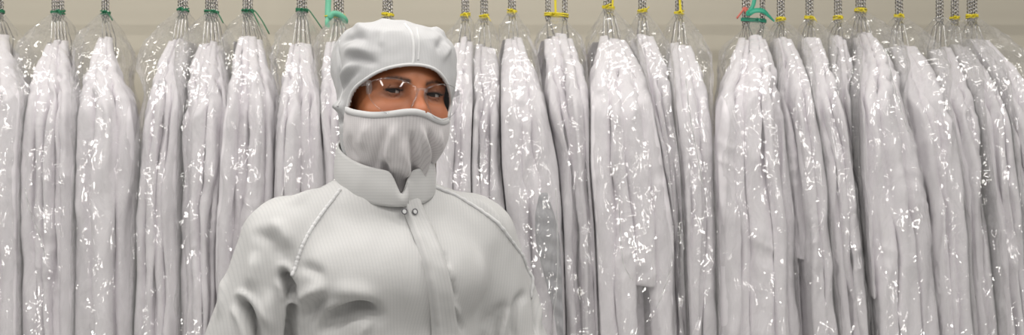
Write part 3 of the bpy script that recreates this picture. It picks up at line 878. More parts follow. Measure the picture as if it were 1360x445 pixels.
# ------------------------------------------------------------------ the person (modelled larger, then scaled about eye level)
SC = 0.925                       # modelling unit to metres
YAW = math.radians(21)
ROOT_X = -0.230                  # modelling units
HEAD_X = 0.011
person = empty('person', (ROOT_X * SC, 0, 0), 'person in white cleanroom hood, face veil and coverall, clear safety glasses, standing before the bags', 'person', None, YAW)
def toreal(v):
    v = np.asarray(v, float).copy(); v[..., 0] *= SC; v[..., 1] *= SC; v[..., 2] = CAM_Z + (v[..., 2] - CAM_Z) * SC
    return v
_c, _s = math.cos(YAW), math.sin(YAW)
def ray(px, py):
    o = np.array([0 - ROOT_X, -2.2, CAM_Z]); d = np.array([(px - 680) / F_PX, 1.0, (222.5 - py) / F_PX])
    R = np.array([[_c, _s, 0], [-_s, _c, 0], [0, 0, 1]])
    return R @ o, R @ (d / np.linalg.norm(d))
def hit(f, px, py):
    """point where the surface f lies along a sight line, in modelling units"""
    o, d = ray(px, py); t = 1.7
    best = (9, t)
    for _ in range(160):
        v = float(f((o + d * t)[None])[0])
        if v < best[0]: best = (v, t)
        if v < 0.0004: break
        t += max(v * 0.6, 0.0006)
        if t > 2.7: break
    else:
        pass
    if t > 2.7: t = best[1]
    p = (o + d * t)[None]
    for _ in range(4):
        p = p - sdf_normal(f, p) * f(p)[:, None]
    return p[0]
def hits(f, pts): return np.array([hit(f, *p) for p in pts])

HX = np.array([HEAD_X, 0, 0])
ROLL = math.radians(4.0)
def headspace(p, fwd=0.0):
    """undo the head's slight sideways tilt"""
    q = p - np.array([HEAD_X, 0.0, 1.50])
    if fwd:                      # the face looks a little further round and lower than the hood
        q = q + np.array([0, 0, FDOWN])
        cy, sy = math.cos(HYAW), math.sin(HYAW)
        q = np.stack([q[..., 0] * cy + q[..., 1] * sy, -q[..., 0] * sy + q[..., 1] * cy, q[..., 2]], -1)
    c, s = math.cos(ROLL), math.sin(ROLL)
    return np.stack([q[..., 0] * c - q[..., 2] * s, q[..., 1] + fwd, q[..., 0] * s + q[..., 2] * c + 1.50], -1)
HYAW = math.radians(6.5)
FDOWN = 0.008
FWD = 0.010                      # how far the face sits forward in the hood
def unhead(q, fwd=0.0):
    c, s = math.cos(ROLL), math.sin(ROLL)
    z = q[..., 2] - 1.50
    p = np.stack([q[..., 0] * c + z * s, q[..., 1] - fwd, -q[..., 0] * s + z * c], -1)
    if fwd:
        cy, sy = math.cos(HYAW), math.sin(HYAW)
        p = np.stack([p[..., 0] * cy - p[..., 1] * sy, p[..., 0] * sy + p[..., 1] * cy, p[..., 2]], -1)
        p = p - np.array([0, 0, FDOWN])
    return p + np.array([HEAD_X, 0, 1.50])

EYE_X, EYE_Y, EYE_Z = 0.0375, -0.074, 1.587
def f_head(p):
    q = headspace(p, FWD)
    m = q.copy(); m[..., 0] = np.abs(m[..., 0])
    d = sd_ell(q, (0, 0.014, 1.616), (0.088, 0.114, 0.088))
    d = smin(d, sd_ell(q, (0, -0.022, 1.545), (0.077, 0.081, 0.095)), 0.03)
    d = smin(d, sd_caps(m, (0.012, -0.088, 1.606), (0.052, -0.070, 1.604), 0.010, 0.010), 0.018)     # brow
    d = smin(d, sd_ell(m, (0.046, -0.066, 1.548), (0.030, 0.028, 0.026)), 0.02)                       # cheek
    d = smax(d, -sd_ell(m, (0.037, -0.101, 1.586), (0.023, 0.020, 0.0135)), 0.012)                    # socket
    nose = smin(sd_caps(q, (0, -0.090, 1.594), (0, -0.118, 1.556), 0.0095, 0.013), sd_caps(m, (0, -0.112, 1.552), (0.014, -0.100, 1.549), 0.012, 0.009), 0.012)
    d = smin(d, nose, 0.012)
    lid = np.abs(np.linalg.norm(m - np.array([EYE_X, EYE_Y, EYE_Z]), axis=-1) - 0.0160) - 0.0016
    ex = (m[..., 0] - EYE_X) / 0.0165
    open_ = 0.0027 * np.clip(1 - ex ** 2, 0, None)
    zz = m[..., 2] - EYE_Z
    slit = np.where(zz > 0, zz - open_ - 0.0005, -zz - open_ * 0.95)
    lid = np.maximum(lid, -slit)
    lid = np.maximum(lid, m[..., 1] + 0.068)
    d = np.minimum(smin(d, sd_ell(m, (EYE_X, EYE_Y + 0.002, EYE_Z), (0.012, 0.012, 0.012)), 0.004), smin(d, lid, 0.004))
    d = np.maximum(d, -(np.linalg.norm(m - np.array([EYE_X, EYE_Y, EYE_Z]), axis=-1) - 0.0146))
    d = smin(d, sd_ell(m, (0.083, 0.018, 1.580), (0.010, 0.018, 0.032)), 0.006)                       # ear
    d = smin(d, sd_caps(q, (0, -0.080, 1.508), (0, -0.078, 1.506), 0.010, 0.010), 0.02)               # mouth
    d = smin(d, sd_ell(q, (0, -0.056, 1.478), (0.026, 0.020, 0.018)), 0.02)                            # chin
    d = smin(d, sd_caps(p, (HEAD_X, 0.02, 1.52), (0, 0.02, 1.36), 0.056, 0.060), 0.03)
    d = smin(d, sd_ell(p, (0, 0.01, 1.30), (0.13, 0.07, 0.06)), 0.05)
    return d

hv, hq = surface_nets(f_head, (-0.16, -0.15, 1.24), (0.17, 0.14, 1.75), 0.0027)
hs = headspace(hv, FWD); am = np.abs(hs[:, 0])
bx = (am - 0.013) / 0.043
browz = 1.6035 + 0.006 * np.sin(np.clip(bx, 0, 1) * 2.4) - 0.010 * np.clip(bx - 0.6, 0, 1) ** 2
bw = 0.0050 * (1 - 0.55 * np.clip(bx, 0, 1))
brow = np.exp(-((hs[:, 2] - browz) / bw) ** 2) * sstep(-0.08, 0.10, bx) * (1 - sstep(0.85, 1.05, bx)) * (hs[:, 1] < -0.03)
brow *= 1.05 + 0.5 * pnoise(hs * np.array([500, 200, 260]))
ring = np.exp(-((am - EYE_X) / 0.021) ** 4 - ((hs[:, 2] - EYE_Z) / 0.013) ** 4) * 0.55 * (hs[:, 1] < -0.03)
pig = np.stack([np.clip(brow + ring, 0, 0.96), 0.5 * np.exp(-((am - 0.045) / 0.022) ** 2 - ((hs[:, 2] - 1.552) / 0.016) ** 2) * (hs[:, 1] < 0) + 0.5 * np.exp(-((am) / 0.012) ** 2 - ((hs[:, 2] - 1.56) / 0.02) ** 2) * (hs[:, 1] < -0.09), np.zeros(len(hs))], -1)
body = link_mesh('body', toreal(hv), hq, M['skin'], person, attrs={'pigment': pig})

# eyes, looking to the lens
for s in (-1, 1):
    c = np.array([s * EYE_X, EYE_Y, EYE_Z])
    cw = unhead(c[None], FWD)[0]
    look, _ = ray(680, 222); look = look - cw; look /= np.linalg.norm(look)
    u = np.cross(look, (0, 0, 1)); u /= np.linalg.norm(u); w_ = np.cross(u, look)
    def cap(r, a0, a1, nr=14, nc=28):
        th = np.linspace(a0, a1, nr); ph = np.linspace(0, 2 * math.pi, nc, endpoint=False)
        v = cw + r * (np.cos(th)[:, None, None] * look + np.sin(th)[:, None, None] * (np.cos(ph)[None, :, None] * u + np.sin(ph)[None, :, None] * w_))
        return v.reshape(-1, 3), grid_quads(nr, nc)
    v, q = cap(0.0145, 1e-3, math.pi - 1e-3, 22)
    eye = link_mesh('eye', toreal(v), q, M['eye'], person)
    v, q = cap(0.0149, 1e-3, 0.55, 8)
    link_mesh('iris', toreal(v), q, M['iris'], eye)
    mb = MB()
    for k in range(15):
        ex = -0.95 + 1.9 * k / 14
        zo = 0.0027 * (1 - ex ** 2) + 0.0005
        xx = ex * 0.0165
        yy = -math.sqrt(max(0.0168 ** 2 - xx ** 2 - zo ** 2, 1e-8))
        p0 = c + np.array([xx, yy, zo])
        pts = [p0, p0 + np.array([ex * 0.002 * 1, -0.0045, 0.0005]), p0 + np.array([ex * 0.004, -0.0080, 0.0030])]
        mb.add(*tube(toreal(unhead(np.array(pts), FWD)), [0.0007, 0.0006, 0.0002], 5))
    line = []
    for k in range(15):
        ex = -0.98 + 1.96 * k / 14
        zo = 0.0027 * (1 - ex ** 2) + 0.0004; xx = ex * 0.0165
        yy = -math.sqrt(max(0.0166 ** 2 - xx ** 2 - zo ** 2, 1e-8))
        line.append(c + np.array([xx, yy, zo]))
    mb.add(*tube(toreal(unhead(np.array(line), FWD)), 0.0010, 6))
    mb.build('eyelashes', M['lash'], body)

# ---- coverall
def f_suit(p):
    m = p.copy(); m[..., 0] = np.abs(m[..., 0])
    d = sd_ell(p, (0, 0.010, 1.225), (0.178, 0.116, 0.19))
    d = smin(d, sd_ell(p, (0, 0.005, 1.02), (0.180, 0.128, 0.24)), 0.07)
    d = smin(d, sd_ell(p, (0, 0.015, 0.85), (0.185, 0.135, 0.17)), 0.06)
    d = smin(d, sd_caps(m, (0.0, 0.012, 1.368), (0.158, 0.015, 1.328), 0.078, 0.069), 0.045)
    d = smin(d, sd_ell(p, (0, -0.062, 1.262), (0.172, 0.084, 0.086)), 0.045)
    d = smin(d, sd_ell(p, (0.0, 0.004, 1.385), (0.094, 0.090, 0.070)), 0.03)
    arm = smin(sd_caps(m, (0.176, 0.012, 1.312), (0.262, 0.030, 1.075), 0.080, 0.074), sd_caps(m, (0.262, 0.030, 1.075), (0.284, -0.050, 0.830), 0.073, 0.054), 0.03)
    arm = np.maximum(arm, 0.815 - p[..., 2])
    d = smin(d, arm, 0.022)
    leg = smin(sd_caps(m, (0.088, 0.01, 0.80), (0.098, 0.0, 0.38), 0.104, 0.084), sd_caps(m, (0.098, 0.0, 0.38), (0.10, 0.03, -0.02), 0.084, 0.066), 0.03)
    leg = np.maximum(leg, -0.01 - p[..., 2])
    d = smin(d, leg, 0.03)
    return d

sv, sq = surface_nets(f_suit, (-0.40, -0.22, -0.06), (0.40, 0.20, 1.47), 0.0048)
sn = sdf_normal(f_suit, sv)
# cut the neck hole (it sits inside the collar)
def polyd(p, line):
    best = np.full(len(p), 9.0); sgn = np.zeros(len(p))
    for a, b in zip(line[:-1], line[1:]):
        ba = b - a; h = np.clip(((p - a) @ ba) / (ba @ ba + 1e-12), 0, 1)
        v = p - a - h[:, None] * ba
        best = np.minimum(best, np.linalg.norm(v, axis=1))
    return best
def apply_folds(V, Nn, f, folds):
    disp = np.zeros(len(V))
    for px_line, amp, wid, fade in folds:
        L = resample(hits(f, px_line), 24)
        lo, hi = L.min(0) - 4 * wid, L.max(0) + 4 * wid
        idx = np.where(((V > lo) & (V < hi)).all(1))[0]
        if len(idx) == 0: continue
        P = V[idx]; best = np.full(len(P), 9.0); par = np.zeros(len(P))
        for i, (a, b2) in enumerate(zip(L[:-1], L[1:])):
            ba = b2 - a; h = np.clip(((P - a) @ ba) / (ba @ ba + 1e-12), 0, 1)
            dd = np.linalg.norm(P - a - h[:, None] * ba, axis=1)
            m = dd < best; best[m] = dd[m]; par[m] = (i + h[m]) / 23
        prof = np.exp(-(best / wid) ** 2)
        tap = np.clip(np.minimum(par / max(fade, 1e-3), (1 - par) / max(fade, 1e-3)), 0, 1) if fade > 0 else 1
        tap = tap * tap * (3 - 2 * tap) if fade > 0 else 1
        disp[idx] += amp * prof * tap
    return V + Nn * disp[:, None]
SUIT_FOLDS = [
    # right arm of the wearer (left in view)
    ([(314, 398), (324, 405), (333, 420), (341, 440), (346, 470)], -0.026, 0.0085, 0.22),
    ([(306, 404), (316, 420), (323, 440), (328, 465)], 0.007, 0.008, 0.30),
    ([(308, 396), (318, 390), (332, 396), (344, 414), (352, 440)], 0.008, 0.0075, 0.30),
    ([(370, 360), (378, 366), (384, 382), (387, 405)], -0.024, 0.0080, 0.22),
    ([(366, 358), (376, 352), (387, 360), (393, 380)], 0.006, 0.007, 0.35),
    ([(366, 368), (372, 385), (378, 405)], 0.005, 0.007, 0.35),
    ([(388, 402), (388, 420), (386, 440), (384, 470)], -0.028, 0.0070, 0.15),
    ([(330, 318), (345, 312), (362, 322), (372, 342), (366, 360)], -0.009, 0.013, 0.4),
    ([(340, 330), (338, 350), (334, 375), (332, 392)], 0.008, 0.014, 0.4),
    ([(350, 300), (366, 300), (380, 316), (384, 336)], 0.008, 0.014, 0.4),
    ([(300, 360), (296, 390), (290, 430)], 0.006, 0.014, 0.4),
    ([(360, 380), (356, 410), (362, 450)], 0.008, 0.012, 0.4),
    # pulls across the chest from the armpit
    ([(392, 352), (410, 356), (424, 364), (430, 378)], -0.008, 0.011, 0.4),
    ([(394, 400), (412, 388), (430, 380), (432, 372)], 0.010, 0.011, 0.4),
    ([(398, 432), (414, 412), (428, 398), (440, 392)], -0.010, 0.012, 0.4),
    ([(410, 455), (424, 428), (440, 410), (464, 402), (486, 404)], 0.009, 0.012, 0.4),
    ([(440, 460), (450, 435), (468, 418), (490, 414), (510, 430)], -0.010, 0.014, 0.4),
    ([(470, 470), (480, 440), (494, 426), (512, 432)], 0.007, 0.012, 0.4),
    ([(420, 452), (436, 424), (462, 414), (490, 416), (512, 436)], -0.022, 0.018, 0.35),
    ([(430, 392), (456, 386), (484, 390), (506, 404)], 0.008, 0.016, 0.4),
    ([(640, 440), (660, 416), (680, 402)], -0.009, 0.014, 0.4),
    # wearer's left side
    ([(684, 470), (682, 430), (690, 400), (704, 388)], -0.010, 0.010, 0.3),
    ([(664, 470), (668, 432), (684, 402)], 0.007, 0.011, 0.4),
    ([(648, 450), (660, 430), (676, 415)], -0.007, 0.011, 0.4),
    ([(700, 350), (712, 395), (720, 440)], 0.006, 0.008, 0.3),
    ([(706, 380), (712, 410), (714, 450)], -0.008, 0.007, 0.3),
    ([(612, 258), (640, 272), (664, 296), (680, 322)], 0.005, 0.013, 0.4),
    ([(430, 246), (400, 262), (376, 276)], 0.005, 0.016, 0.4),
    # placket puckers
    ([(556, 318), (562, 338), (567, 358)], 0.004, 0.007, 0.3),
    ([(590, 350), (598, 362), (600, 376)], 0.004, 0.007, 0.3),
    ([(588, 372), (600, 384), (604, 398)], -0.004, 0.006, 0.3),
    ([(590, 398), (604, 408), (610, 422)], 0.004, 0.006, 0.3),
    ([(590, 330), (592, 346), (590, 360)], -0.003, 0.006, 0.3),
    ([(596, 420), (610, 430), (616, 446)], -0.004, 0.007, 0.3),
]
so = seed_off(5)
drape = 0.0035 * pnoise(sv * np.array([11, 11, 7]) + so) + 0.0022 * pnoise(sv * np.array([28, 28, 16]) + so)
low = sstep(1.12, 0.95, sv[:, 2])
drape += low * 0.008 * (1 - 2 * np.abs(pnoise(sv * np.array([9, 9, 14]) + so + 4)))
SUIT_FOLDS = [(p_, a_ * 1.45, w_ * 0.85, f_) for p_, a_, w_, f_ in SUIT_FOLDS]
s2 = apply_folds(sv, sn, f_suit, SUIT_FOLDS) + sn * drape[:, None]
_fr = 0.5 - 0.5 * s2[:, 1] / (np.hypot(s2[:, 0], s2[:, 1]) + 1e-6)
okv = ~((s2[:, 2] > 1.440 - 0.065 * _fr ** 1.1) & (np.hypot(s2[:, 0] / 0.082, (s2[:, 1] + 0.002) / 0.080) < 1))
qk = okv[sq].all(1)
# weave direction: straight on the trunk, along the arm on the sleeves
ax_ = np.abs(sv[:, 0])
sl = sstep(0.16, 0.21, ax_ - 0.30 * (1.33 - sv[:, 2]) * (sv[:, 2] < 1.33))
wv = np.stack([sv[:, 0] - 0.12 * sv[:, 2] * np.sign(sv[:, 0]) + (0.30 * sv[:, 2] * np.sign(sv[:, 0])) * 0, sv[:, 2], sv[:, 1]], -1)
suit = link_mesh('coverall', toreal(s2), sq[qk], M['suit'], person, attrs={'weave': wv * SC})

# surface strips and lines laid on the suit
def seam(name, f, pts, r, mat, parent, n=60, lift=0.0):
    L = resample(hits(f, pts), n)
    nn = sdf_normal(f, L)
    v, q, t = tube(toreal(L + nn * lift), r, 8)
    return link_mesh(name, v, q, mat, parent, t)
# placket
pl_l = resample([(531, 262), (537, 285), (546, 308), (556, 335), (564, 365), (569, 395), (572, 430), (574, 480), (575, 560), (575, 640)], 70)
pl_r = resample([(556, 262), (566, 285), (577, 308), (588, 335), (597, 365), (603, 395), (607, 430), (609, 480), (610, 560), (610, 640)], 70)
mb = MB(); G = []; NC = 9
for a, b2 in zip(pl_l, pl_r):
    row = [a + (b2 - a) * t for t in np.linspace(0, 1, NC)]
    G.append(hits(f_suit, row))
G = np.array(G); GN = sdf_normal(f_suit, G.reshape(-1, 3)).reshape(G.shape)
lift = np.full((70, NC), 0.0085); 
puck = 0.0016 * pnoise(G * np.array([30, 30, 60]) + 3)
prof = np.array([0.0, 1.5, 1.2, 1, 1, 1, 1, 0.8, 0.0])
outer = G + GN * (0.0010 + (lift * prof[None, :] + puck * prof[None, :]))[..., None]
w2 = np.stack([np.tile(np.linspace(0, 0.036, NC), (70, 1)), G[..., 2], G[..., 1]], -1)
link_mesh('placket', toreal(outer).reshape(-1, 3), grid_quads(70, NC, False), M['suit'], suit, attrs={'weave': w2.reshape(-1, 3)})
# raglan seams, slightly puckered
for pts in ([(452, 252), (435, 275), (416, 300), (402, 325), (393, 350), (390, 366)],
            [(572, 246), (600, 258), (630, 275), (655, 293), (676, 316), (694, 342), (704, 366), (710, 395)]):
    L = resample(hits(f_suit, pts), 90); nn = sdf_normal(f_suit, L)
    dr = 0.0035 * pnoise(L * np.array([11, 11, 7]) + so) + 0.0022 * pnoise(L * np.array([28, 28, 16]) + so)
    pk = 0.0012 * np.sin(np.arange(90) * 1.3)
    Lf = apply_folds(L, nn, f_suit, SUIT_FOLDS)
    v, q, t = tube(toreal(Lf + nn * (dr + 0.0008 + pk * 0.5)[:, None]), 0.0030 + 0.0005 * np.sin(np.arange(90) * 1.9), 8)
    link_mesh('seam', v, q, M['hem'], suit, t)

# collar: a stand-up band, low in front, lapped at the closure
def collar_ring(r_off, lo_off, hi_off, n=120, a0=-0.30, a1=2 * math.pi + 0.16):
    a = np.linspace(a0, a1, n)                  # 0 = front
    fx = np.sin(a); fy = -np.cos(a)
    front = 0.5 + 0.5 * np.cos(a)
    zb = 1.447 - 0.065 * front ** 1.1 + lo_off
    h = 0.068 - 0.006 * front
    zt_ = zb + h + hi_off
    rb = np.stack([0.090 * fx + 0.002, 0.088 * fy - 0.014 * front + 0.006], -1)
    rt = np.stack([0.084 * fx + 0.002, 0.087 * fy - 0.018 * front + 0.006], -1)
    lap = 0.004 * sstep(2 * math.pi - 0.5, 2 * math.pi + 0.1, a)
    return a, zb, zt_, rb * (1 + (r_off + lap)[:, None] / 0.095), rt * (1 + (r_off + lap)[:, None] / 0.095)
nrow = 12
a, zb, zt_, rb, rt = collar_ring(np.zeros(120), 0, 0)
# the ends of the band drop to a notch
notch = np.exp(-((a - 0.03) / 0.15) ** 2) + np.exp(-((a - 2 * math.pi - 0.03) / 0.15) ** 2)
zt_ = zt_ - 0.040 * notch
t = np.linspace(0, 1, nrow)
bulge = 0.004 * np.sin(t * math.pi)
def band(off):
    V = []
    for i in range(nrow):
        r2 = rb + (rt - rb) * t[i]
        r2 = r2 * (1 + (bulge[i] + off) / 0.095)
        V.append(np.concatenate([r2, (zb + (zt_ - zb) * t[i])[:, None]], 1))
    return np.array(V)
oV = band(0.0); iV = band(-0.004)
wob = 0.0022 * pnoise(oV * np.array([26, 26, 20]) + 8)
oV[..., :2] *= (1 + wob / 0.095)[..., None]; iV[..., :2] *= (1 + wob / 0.095)[..., None]
V = np.concatenate([oV, iV[::-1]]); nR = 2 * nrow
q = grid_quads(nR, 120, False)
i = (nR - 1) * 120 + np.arange(119); k0 = np.arange(119)
q = np.concatenate([q, np.stack([i, i + 1, k0 + 1, k0], -1)])
for col_ in (0, 119):
    for r_ in range(nrow - 1):
        q = np.concatenate([q, [(r_ * 120 + col_, (r_ + 1) * 120 + col_, (nR - 2 - r_) * 120 + col_, (nR - 1 - r_) * 120 + col_)]])
wc = np.stack([V[..., 2] * 1.0, np.broadcast_to(a * 0.095, V.shape[:2]), V[..., 1]], -1)
collar = link_mesh('collar', toreal(V).reshape(-1, 3), q, M['suit'], suit, attrs={'weave': wc.reshape(-1, 3)})

# two ring snaps at the top of the placket
for px_, py_ in ((534, 282), (547, 282.5)):
    c = hit(f_suit, px_, py_); nn = sdf_normal(f_suit, c[None])[0]
    u = np.cross(nn, (0, 0, 1)); u /= np.linalg.norm(u); w_ = np.cross(u, nn)
    aa = np.linspace(0, 2 * math.pi, 20, endpoint=False)
    L = c + nn * 0.0125 + 0.0046 * (np.cos(aa)[:, None] * u + np.sin(aa)[:, None] * w_)
    v, q, t3 = tube(toreal(L), 0.0010, 6, closed=True)
    snap = MB().add(v, q)
    disc = c + nn * 0.0125 + 0.0040 * (np.cos(aa)[:, None] * u + np.sin(aa)[:, None] * w_)
    snap.build('snap', M['snap'], suit)
    aa2 = np.concatenate([disc, [c + nn * 0.0132]])
    link_mesh('snap_cap', toreal(aa2), None, M['hem'], suit, [(i, (i + 1) % 20, 20) for i in range(20)])

# ---- hood and face veil share one draped form
def f_cowl(p):
    q = headspace(p)
    d = sd_ell(q, (0, 0.012, 1.634), (0.107, 0.126, 0.077), 2.5)
    d = smin(d, sd_ell(q, (0, -0.010, 1.580), (0.101, 0.116, 0.105)), 0.02)
    d = smin(d, sd_ell(q, (0, -0.036, 1.515), (0.092, 0.086, 0.074)), 0.03)
    d = smin(d, sd_caps(q, (0, -0.120, 1.552), (0, -0.086, 1.462), 0.020, 0.018), 0.03)
    d = smin(d, sd_caps(p, (HEAD_X - 0.006, -0.008, 1.50), (0.002, -0.002, 1.37), 0.079, 0.064), 0.03)
    return d
cv, cq = surface_nets(f_cowl, (-0.16, -0.17, 1.355), (0.17, 0.18, 1.76), 0.0029)
cn = sdf_normal(f_cowl, cv)
OPEN_TOP = [(461, 142), (465, 128), (473, 115), (487, 104), (503, 95), (522, 89), (545, 86), (565, 88), (581, 95), (591, 106), (597, 122), (598, 140), (594, 156)]
OPEN_BOT = [(594, 156), (587, 158), (578, 155), (567, 149), (553, 145), (538, 145), (515, 148), (495, 149), (478, 147), (468, 145), (461, 142)]
top3 = resample(hits(f_cowl, OPEN_TOP), 60); bot3 = resample(hits(f_cowl, OPEN_BOT), 40)
def cyl(p):
    q = p - np.array([HEAD_X, 0.01, 0]); return np.stack([np.arctan2(q[..., 0], -q[..., 1]) * 0.1, p[..., 2]], -1)
poly = cyl(np.concatenate([top3[:-1], bot3[:-1]]))
def inpoly(P, poly):
    x, y = P[:, 0], P[:, 1]; r = np.zeros(len(P), bool); j = len(poly) - 1
    for i in range(len(poly)):
        xi, yi = poly[i]; xj, yj = poly[j]
        c_ = ((yi > y) != (yj > y)) & (x < (xj - xi) * (y - yi) / (yj - yi + 1e-12) + xi)
        r ^= c_; j = i
    return r
cc = cyl(cv)
inside = inpoly(cc, poly) & (cv[:, 1] < 0.07)
hoodfold = [
    ([(452, 60), (462, 52), (478, 50), (492, 60)], -0.006, 0.007, 0.4),
    ([(456, 72), (470, 66), (486, 68), (498, 76)], 0.006, 0.008, 0.4),
    ([(460, 84), (476, 78), (494, 82), (508, 86)], -0.006, 0.007, 0.4),
    ([(450, 110), (458, 96), (470, 86), (482, 80)], 0.006, 0.007, 0.4),
    ([(450, 128), (458, 110), (470, 98), (482, 92)], -0.005, 0.006, 0.4),
    ([(446, 48), (450, 80), (449, 110), (452, 140)], -0.006, 0.006, 0.3),
    ([(470, 36), (486, 42), (494, 52)], 0.006, 0.008, 0.4),
    ([(590, 50), (582, 62), (585, 74)], -0.006, 0.006, 0.4),
    ([(597, 60), (592, 72), (590, 84)], 0.005, 0.006, 0.4),
    ([(570, 36), (584, 44), (594, 52)], 0.006, 0.006, 0.4),
    ([(505, 40), (500, 58), (512, 66)], -0.004, 0.008, 0.4),
    ([(444, 150), (450, 140), (458, 146)], 0.010, 0.008, 0.3),
    ([(444, 164), (452, 160), (460, 162)], -0.008, 0.006, 0.3),
]
veilfold = [
    ([(512, 165), (508, 185), (500, 210), (498, 235)], -0.006, 0.010, 0.3),
    ([(490, 160), (484, 180), (480, 200)], 0.005, 0.011, 0.4),
    ([(530, 158), (522, 180), (516, 205), (520, 232)], 0.007, 0.010, 0.3),
    ([(545, 170), (548, 190), (550, 215), (546, 250)], -0.012, 0.0075, 0.25),
    ([(538, 180), (536, 200), (541, 222), (540, 256)], 0.007, 0.007, 0.3),
    ([(556, 160), (562, 185), (566, 205), (556, 235), (549, 262)], 0.010, 0.006, 0.25),
    ([(566, 165), (574, 190), (576, 212), (566, 240)], -0.011, 0.0075, 0.3),
    ([(520, 205), (512, 222), (516, 240), (528, 250)], -0.010, 0.010, 0.4),
    ([(582, 168), (584, 190), (580, 210)], 0.006, 0.006, 0.4),
    ([(470, 175), (466, 195), (478, 215)], -0.004, 0.008, 0.4),
    ([(556, 250), (553, 225), (556, 205)], -0.009, 0.005, 0.3),
]
veilfold = [(p_, a_ * 1.15, w_ * 0.85, f_) for p_, a_, w_, f_ in veilfold]
hoodfold = [(p_, a_ * 1.3, w_, f_) for p_, a_, w_, f_ in hoodfold]
cnz = pnoise(cv * np.array([22, 22, 18]) + 6) * 0.0026 + pnoise(cv * np.array([48, 48, 40]) + 2) * 0.0014
toppuff = sstep(1.62, 1.68, cv[:, 2])
cnz += toppuff * 0.003 * (1 - 2 * np.abs(pnoise(cv * np.array([20, 20, 14]) + 15)))
theta = cc[:, 0] / 0.1
# veil = front part below the opening's lower edge
botc = cyl(bot3); o_ = np.argsort(botc[:, 0])
zb_ = np.interp(cc[:, 0], botc[o_, 0], botc[o_, 1])
amin, amax = botc[:, 0].min(), botc[:, 0].max()
side_l = amin - 0.006 - 0.20 * np.clip(1.535 - cv[:, 2], 0, 0.05); side_r = amax + 0.010 + 0.3 * np.clip(1.535 - cv[:, 2], 0, 0.05)
isveil = (cv[:, 2] < zb_) & (cc[:, 0] > side_l) & (cc[:, 0] < side_r) & (cv[:, 1] < 0.06)
hood_v = apply_folds(cv, cn, f_cowl, hoodfold) + cn * (cnz * 1.0)[:, None]
veil_v = apply_folds(cv, cn, f_cowl, veilfold) + cn * (0.0025 + cnz * 0.5)[:, None]
keep_h = ((~inside) & (~isveil))[cq].any(1)
keep_v = (isveil & (cv[:, 2] < zb_ - 0.004))[cq].all(1)
wh = np.stack([hs_ := cc[:, 0], cv[:, 2], cv[:, 1]], -1)
hood = link_mesh('hood', toreal(hood_v), cq[keep_h], M['hood'], person, attrs={'weave': wh * SC})
veil = link_mesh('face_veil', toreal(veil_v), cq[keep_v], M['veil'], person, attrs={'weave': wh * SC})
for o, th in ((hood, 0.0022), (veil, 0.0018)):
    md = o.modifiers.new('thickness', 'SOLIDIFY'); md.thickness = th; md.offset = -1
def drape_line(pts3, n, dz=None):
    L = resample(pts3, n); nn = sdf_normal(f_cowl, L); return L, nn
# rolled hem round the face opening
L, nn = drape_line(top3, 110)
hd = pnoise(L * np.array([22, 22, 18]) + 6) * 0.0026
Lh = apply_folds(L, nn, f_cowl, hoodfold)
v, q, t3 = tube(toreal(Lh + nn * (hd + 0.0006)[:, None]), 0.0027, 10)
link_mesh('hem', v, q, M['hem'], hood, t3)
# flat hem along the veil's upper edge
L, nn = drape_line(bot3, 90)
rows = []
for k, dzz in enumerate((0.0006, 0.0, -0.005, -0.0100, -0.0106)):
    P = L.copy(); P[:, 2] += dzz
    d0 = f_cowl(P); n2 = sdf_normal(f_cowl, P); P = P - n2 * d0[:, None]
    lf = (0.0000, 0.0040, 0.0044, 0.0042, 0.0010)[k]
    rows.append(P + n2 * lf)
rows = np.array(rows)
link_mesh('hem', toreal(rows).reshape(-1, 3), grid_quads(5, 90, False), M['hem'], veil)
# crown seam and side seam of the hood
for pts, r in (([(538, 32), (543, 38), (547, 48), (549, 62), (549, 76), (548, 86)], 0.0026), ([(554, 36), (555, 48), (556, 62), (555, 80)], 0.0014), ([(452, 54), (450, 76), (449, 98), (451, 122), (455, 142)], 0.0018)):
    L = resample(hits(f_cowl, pts), 60); nn = sdf_normal(f_cowl, L)
    hd = pnoise(L * np.array([22, 22, 18]) + 6) * 0.0026 + pnoise(L * np.array([48, 48, 40]) + 2) * 0.0014
    hd += sstep(1.62, 1.68, L[:, 2]) * 0.003 * (1 - 2 * np.abs(pnoise(L * np.array([20, 20, 14]) + 15)))
    Lf = apply_folds(L, nn, f_cowl, hoodfold)
    v, q, t3 = tube(toreal(Lf + nn * hd[:, None]), r, 8)
    link_mesh('seam', v, q, M['hem'], hood, t3)

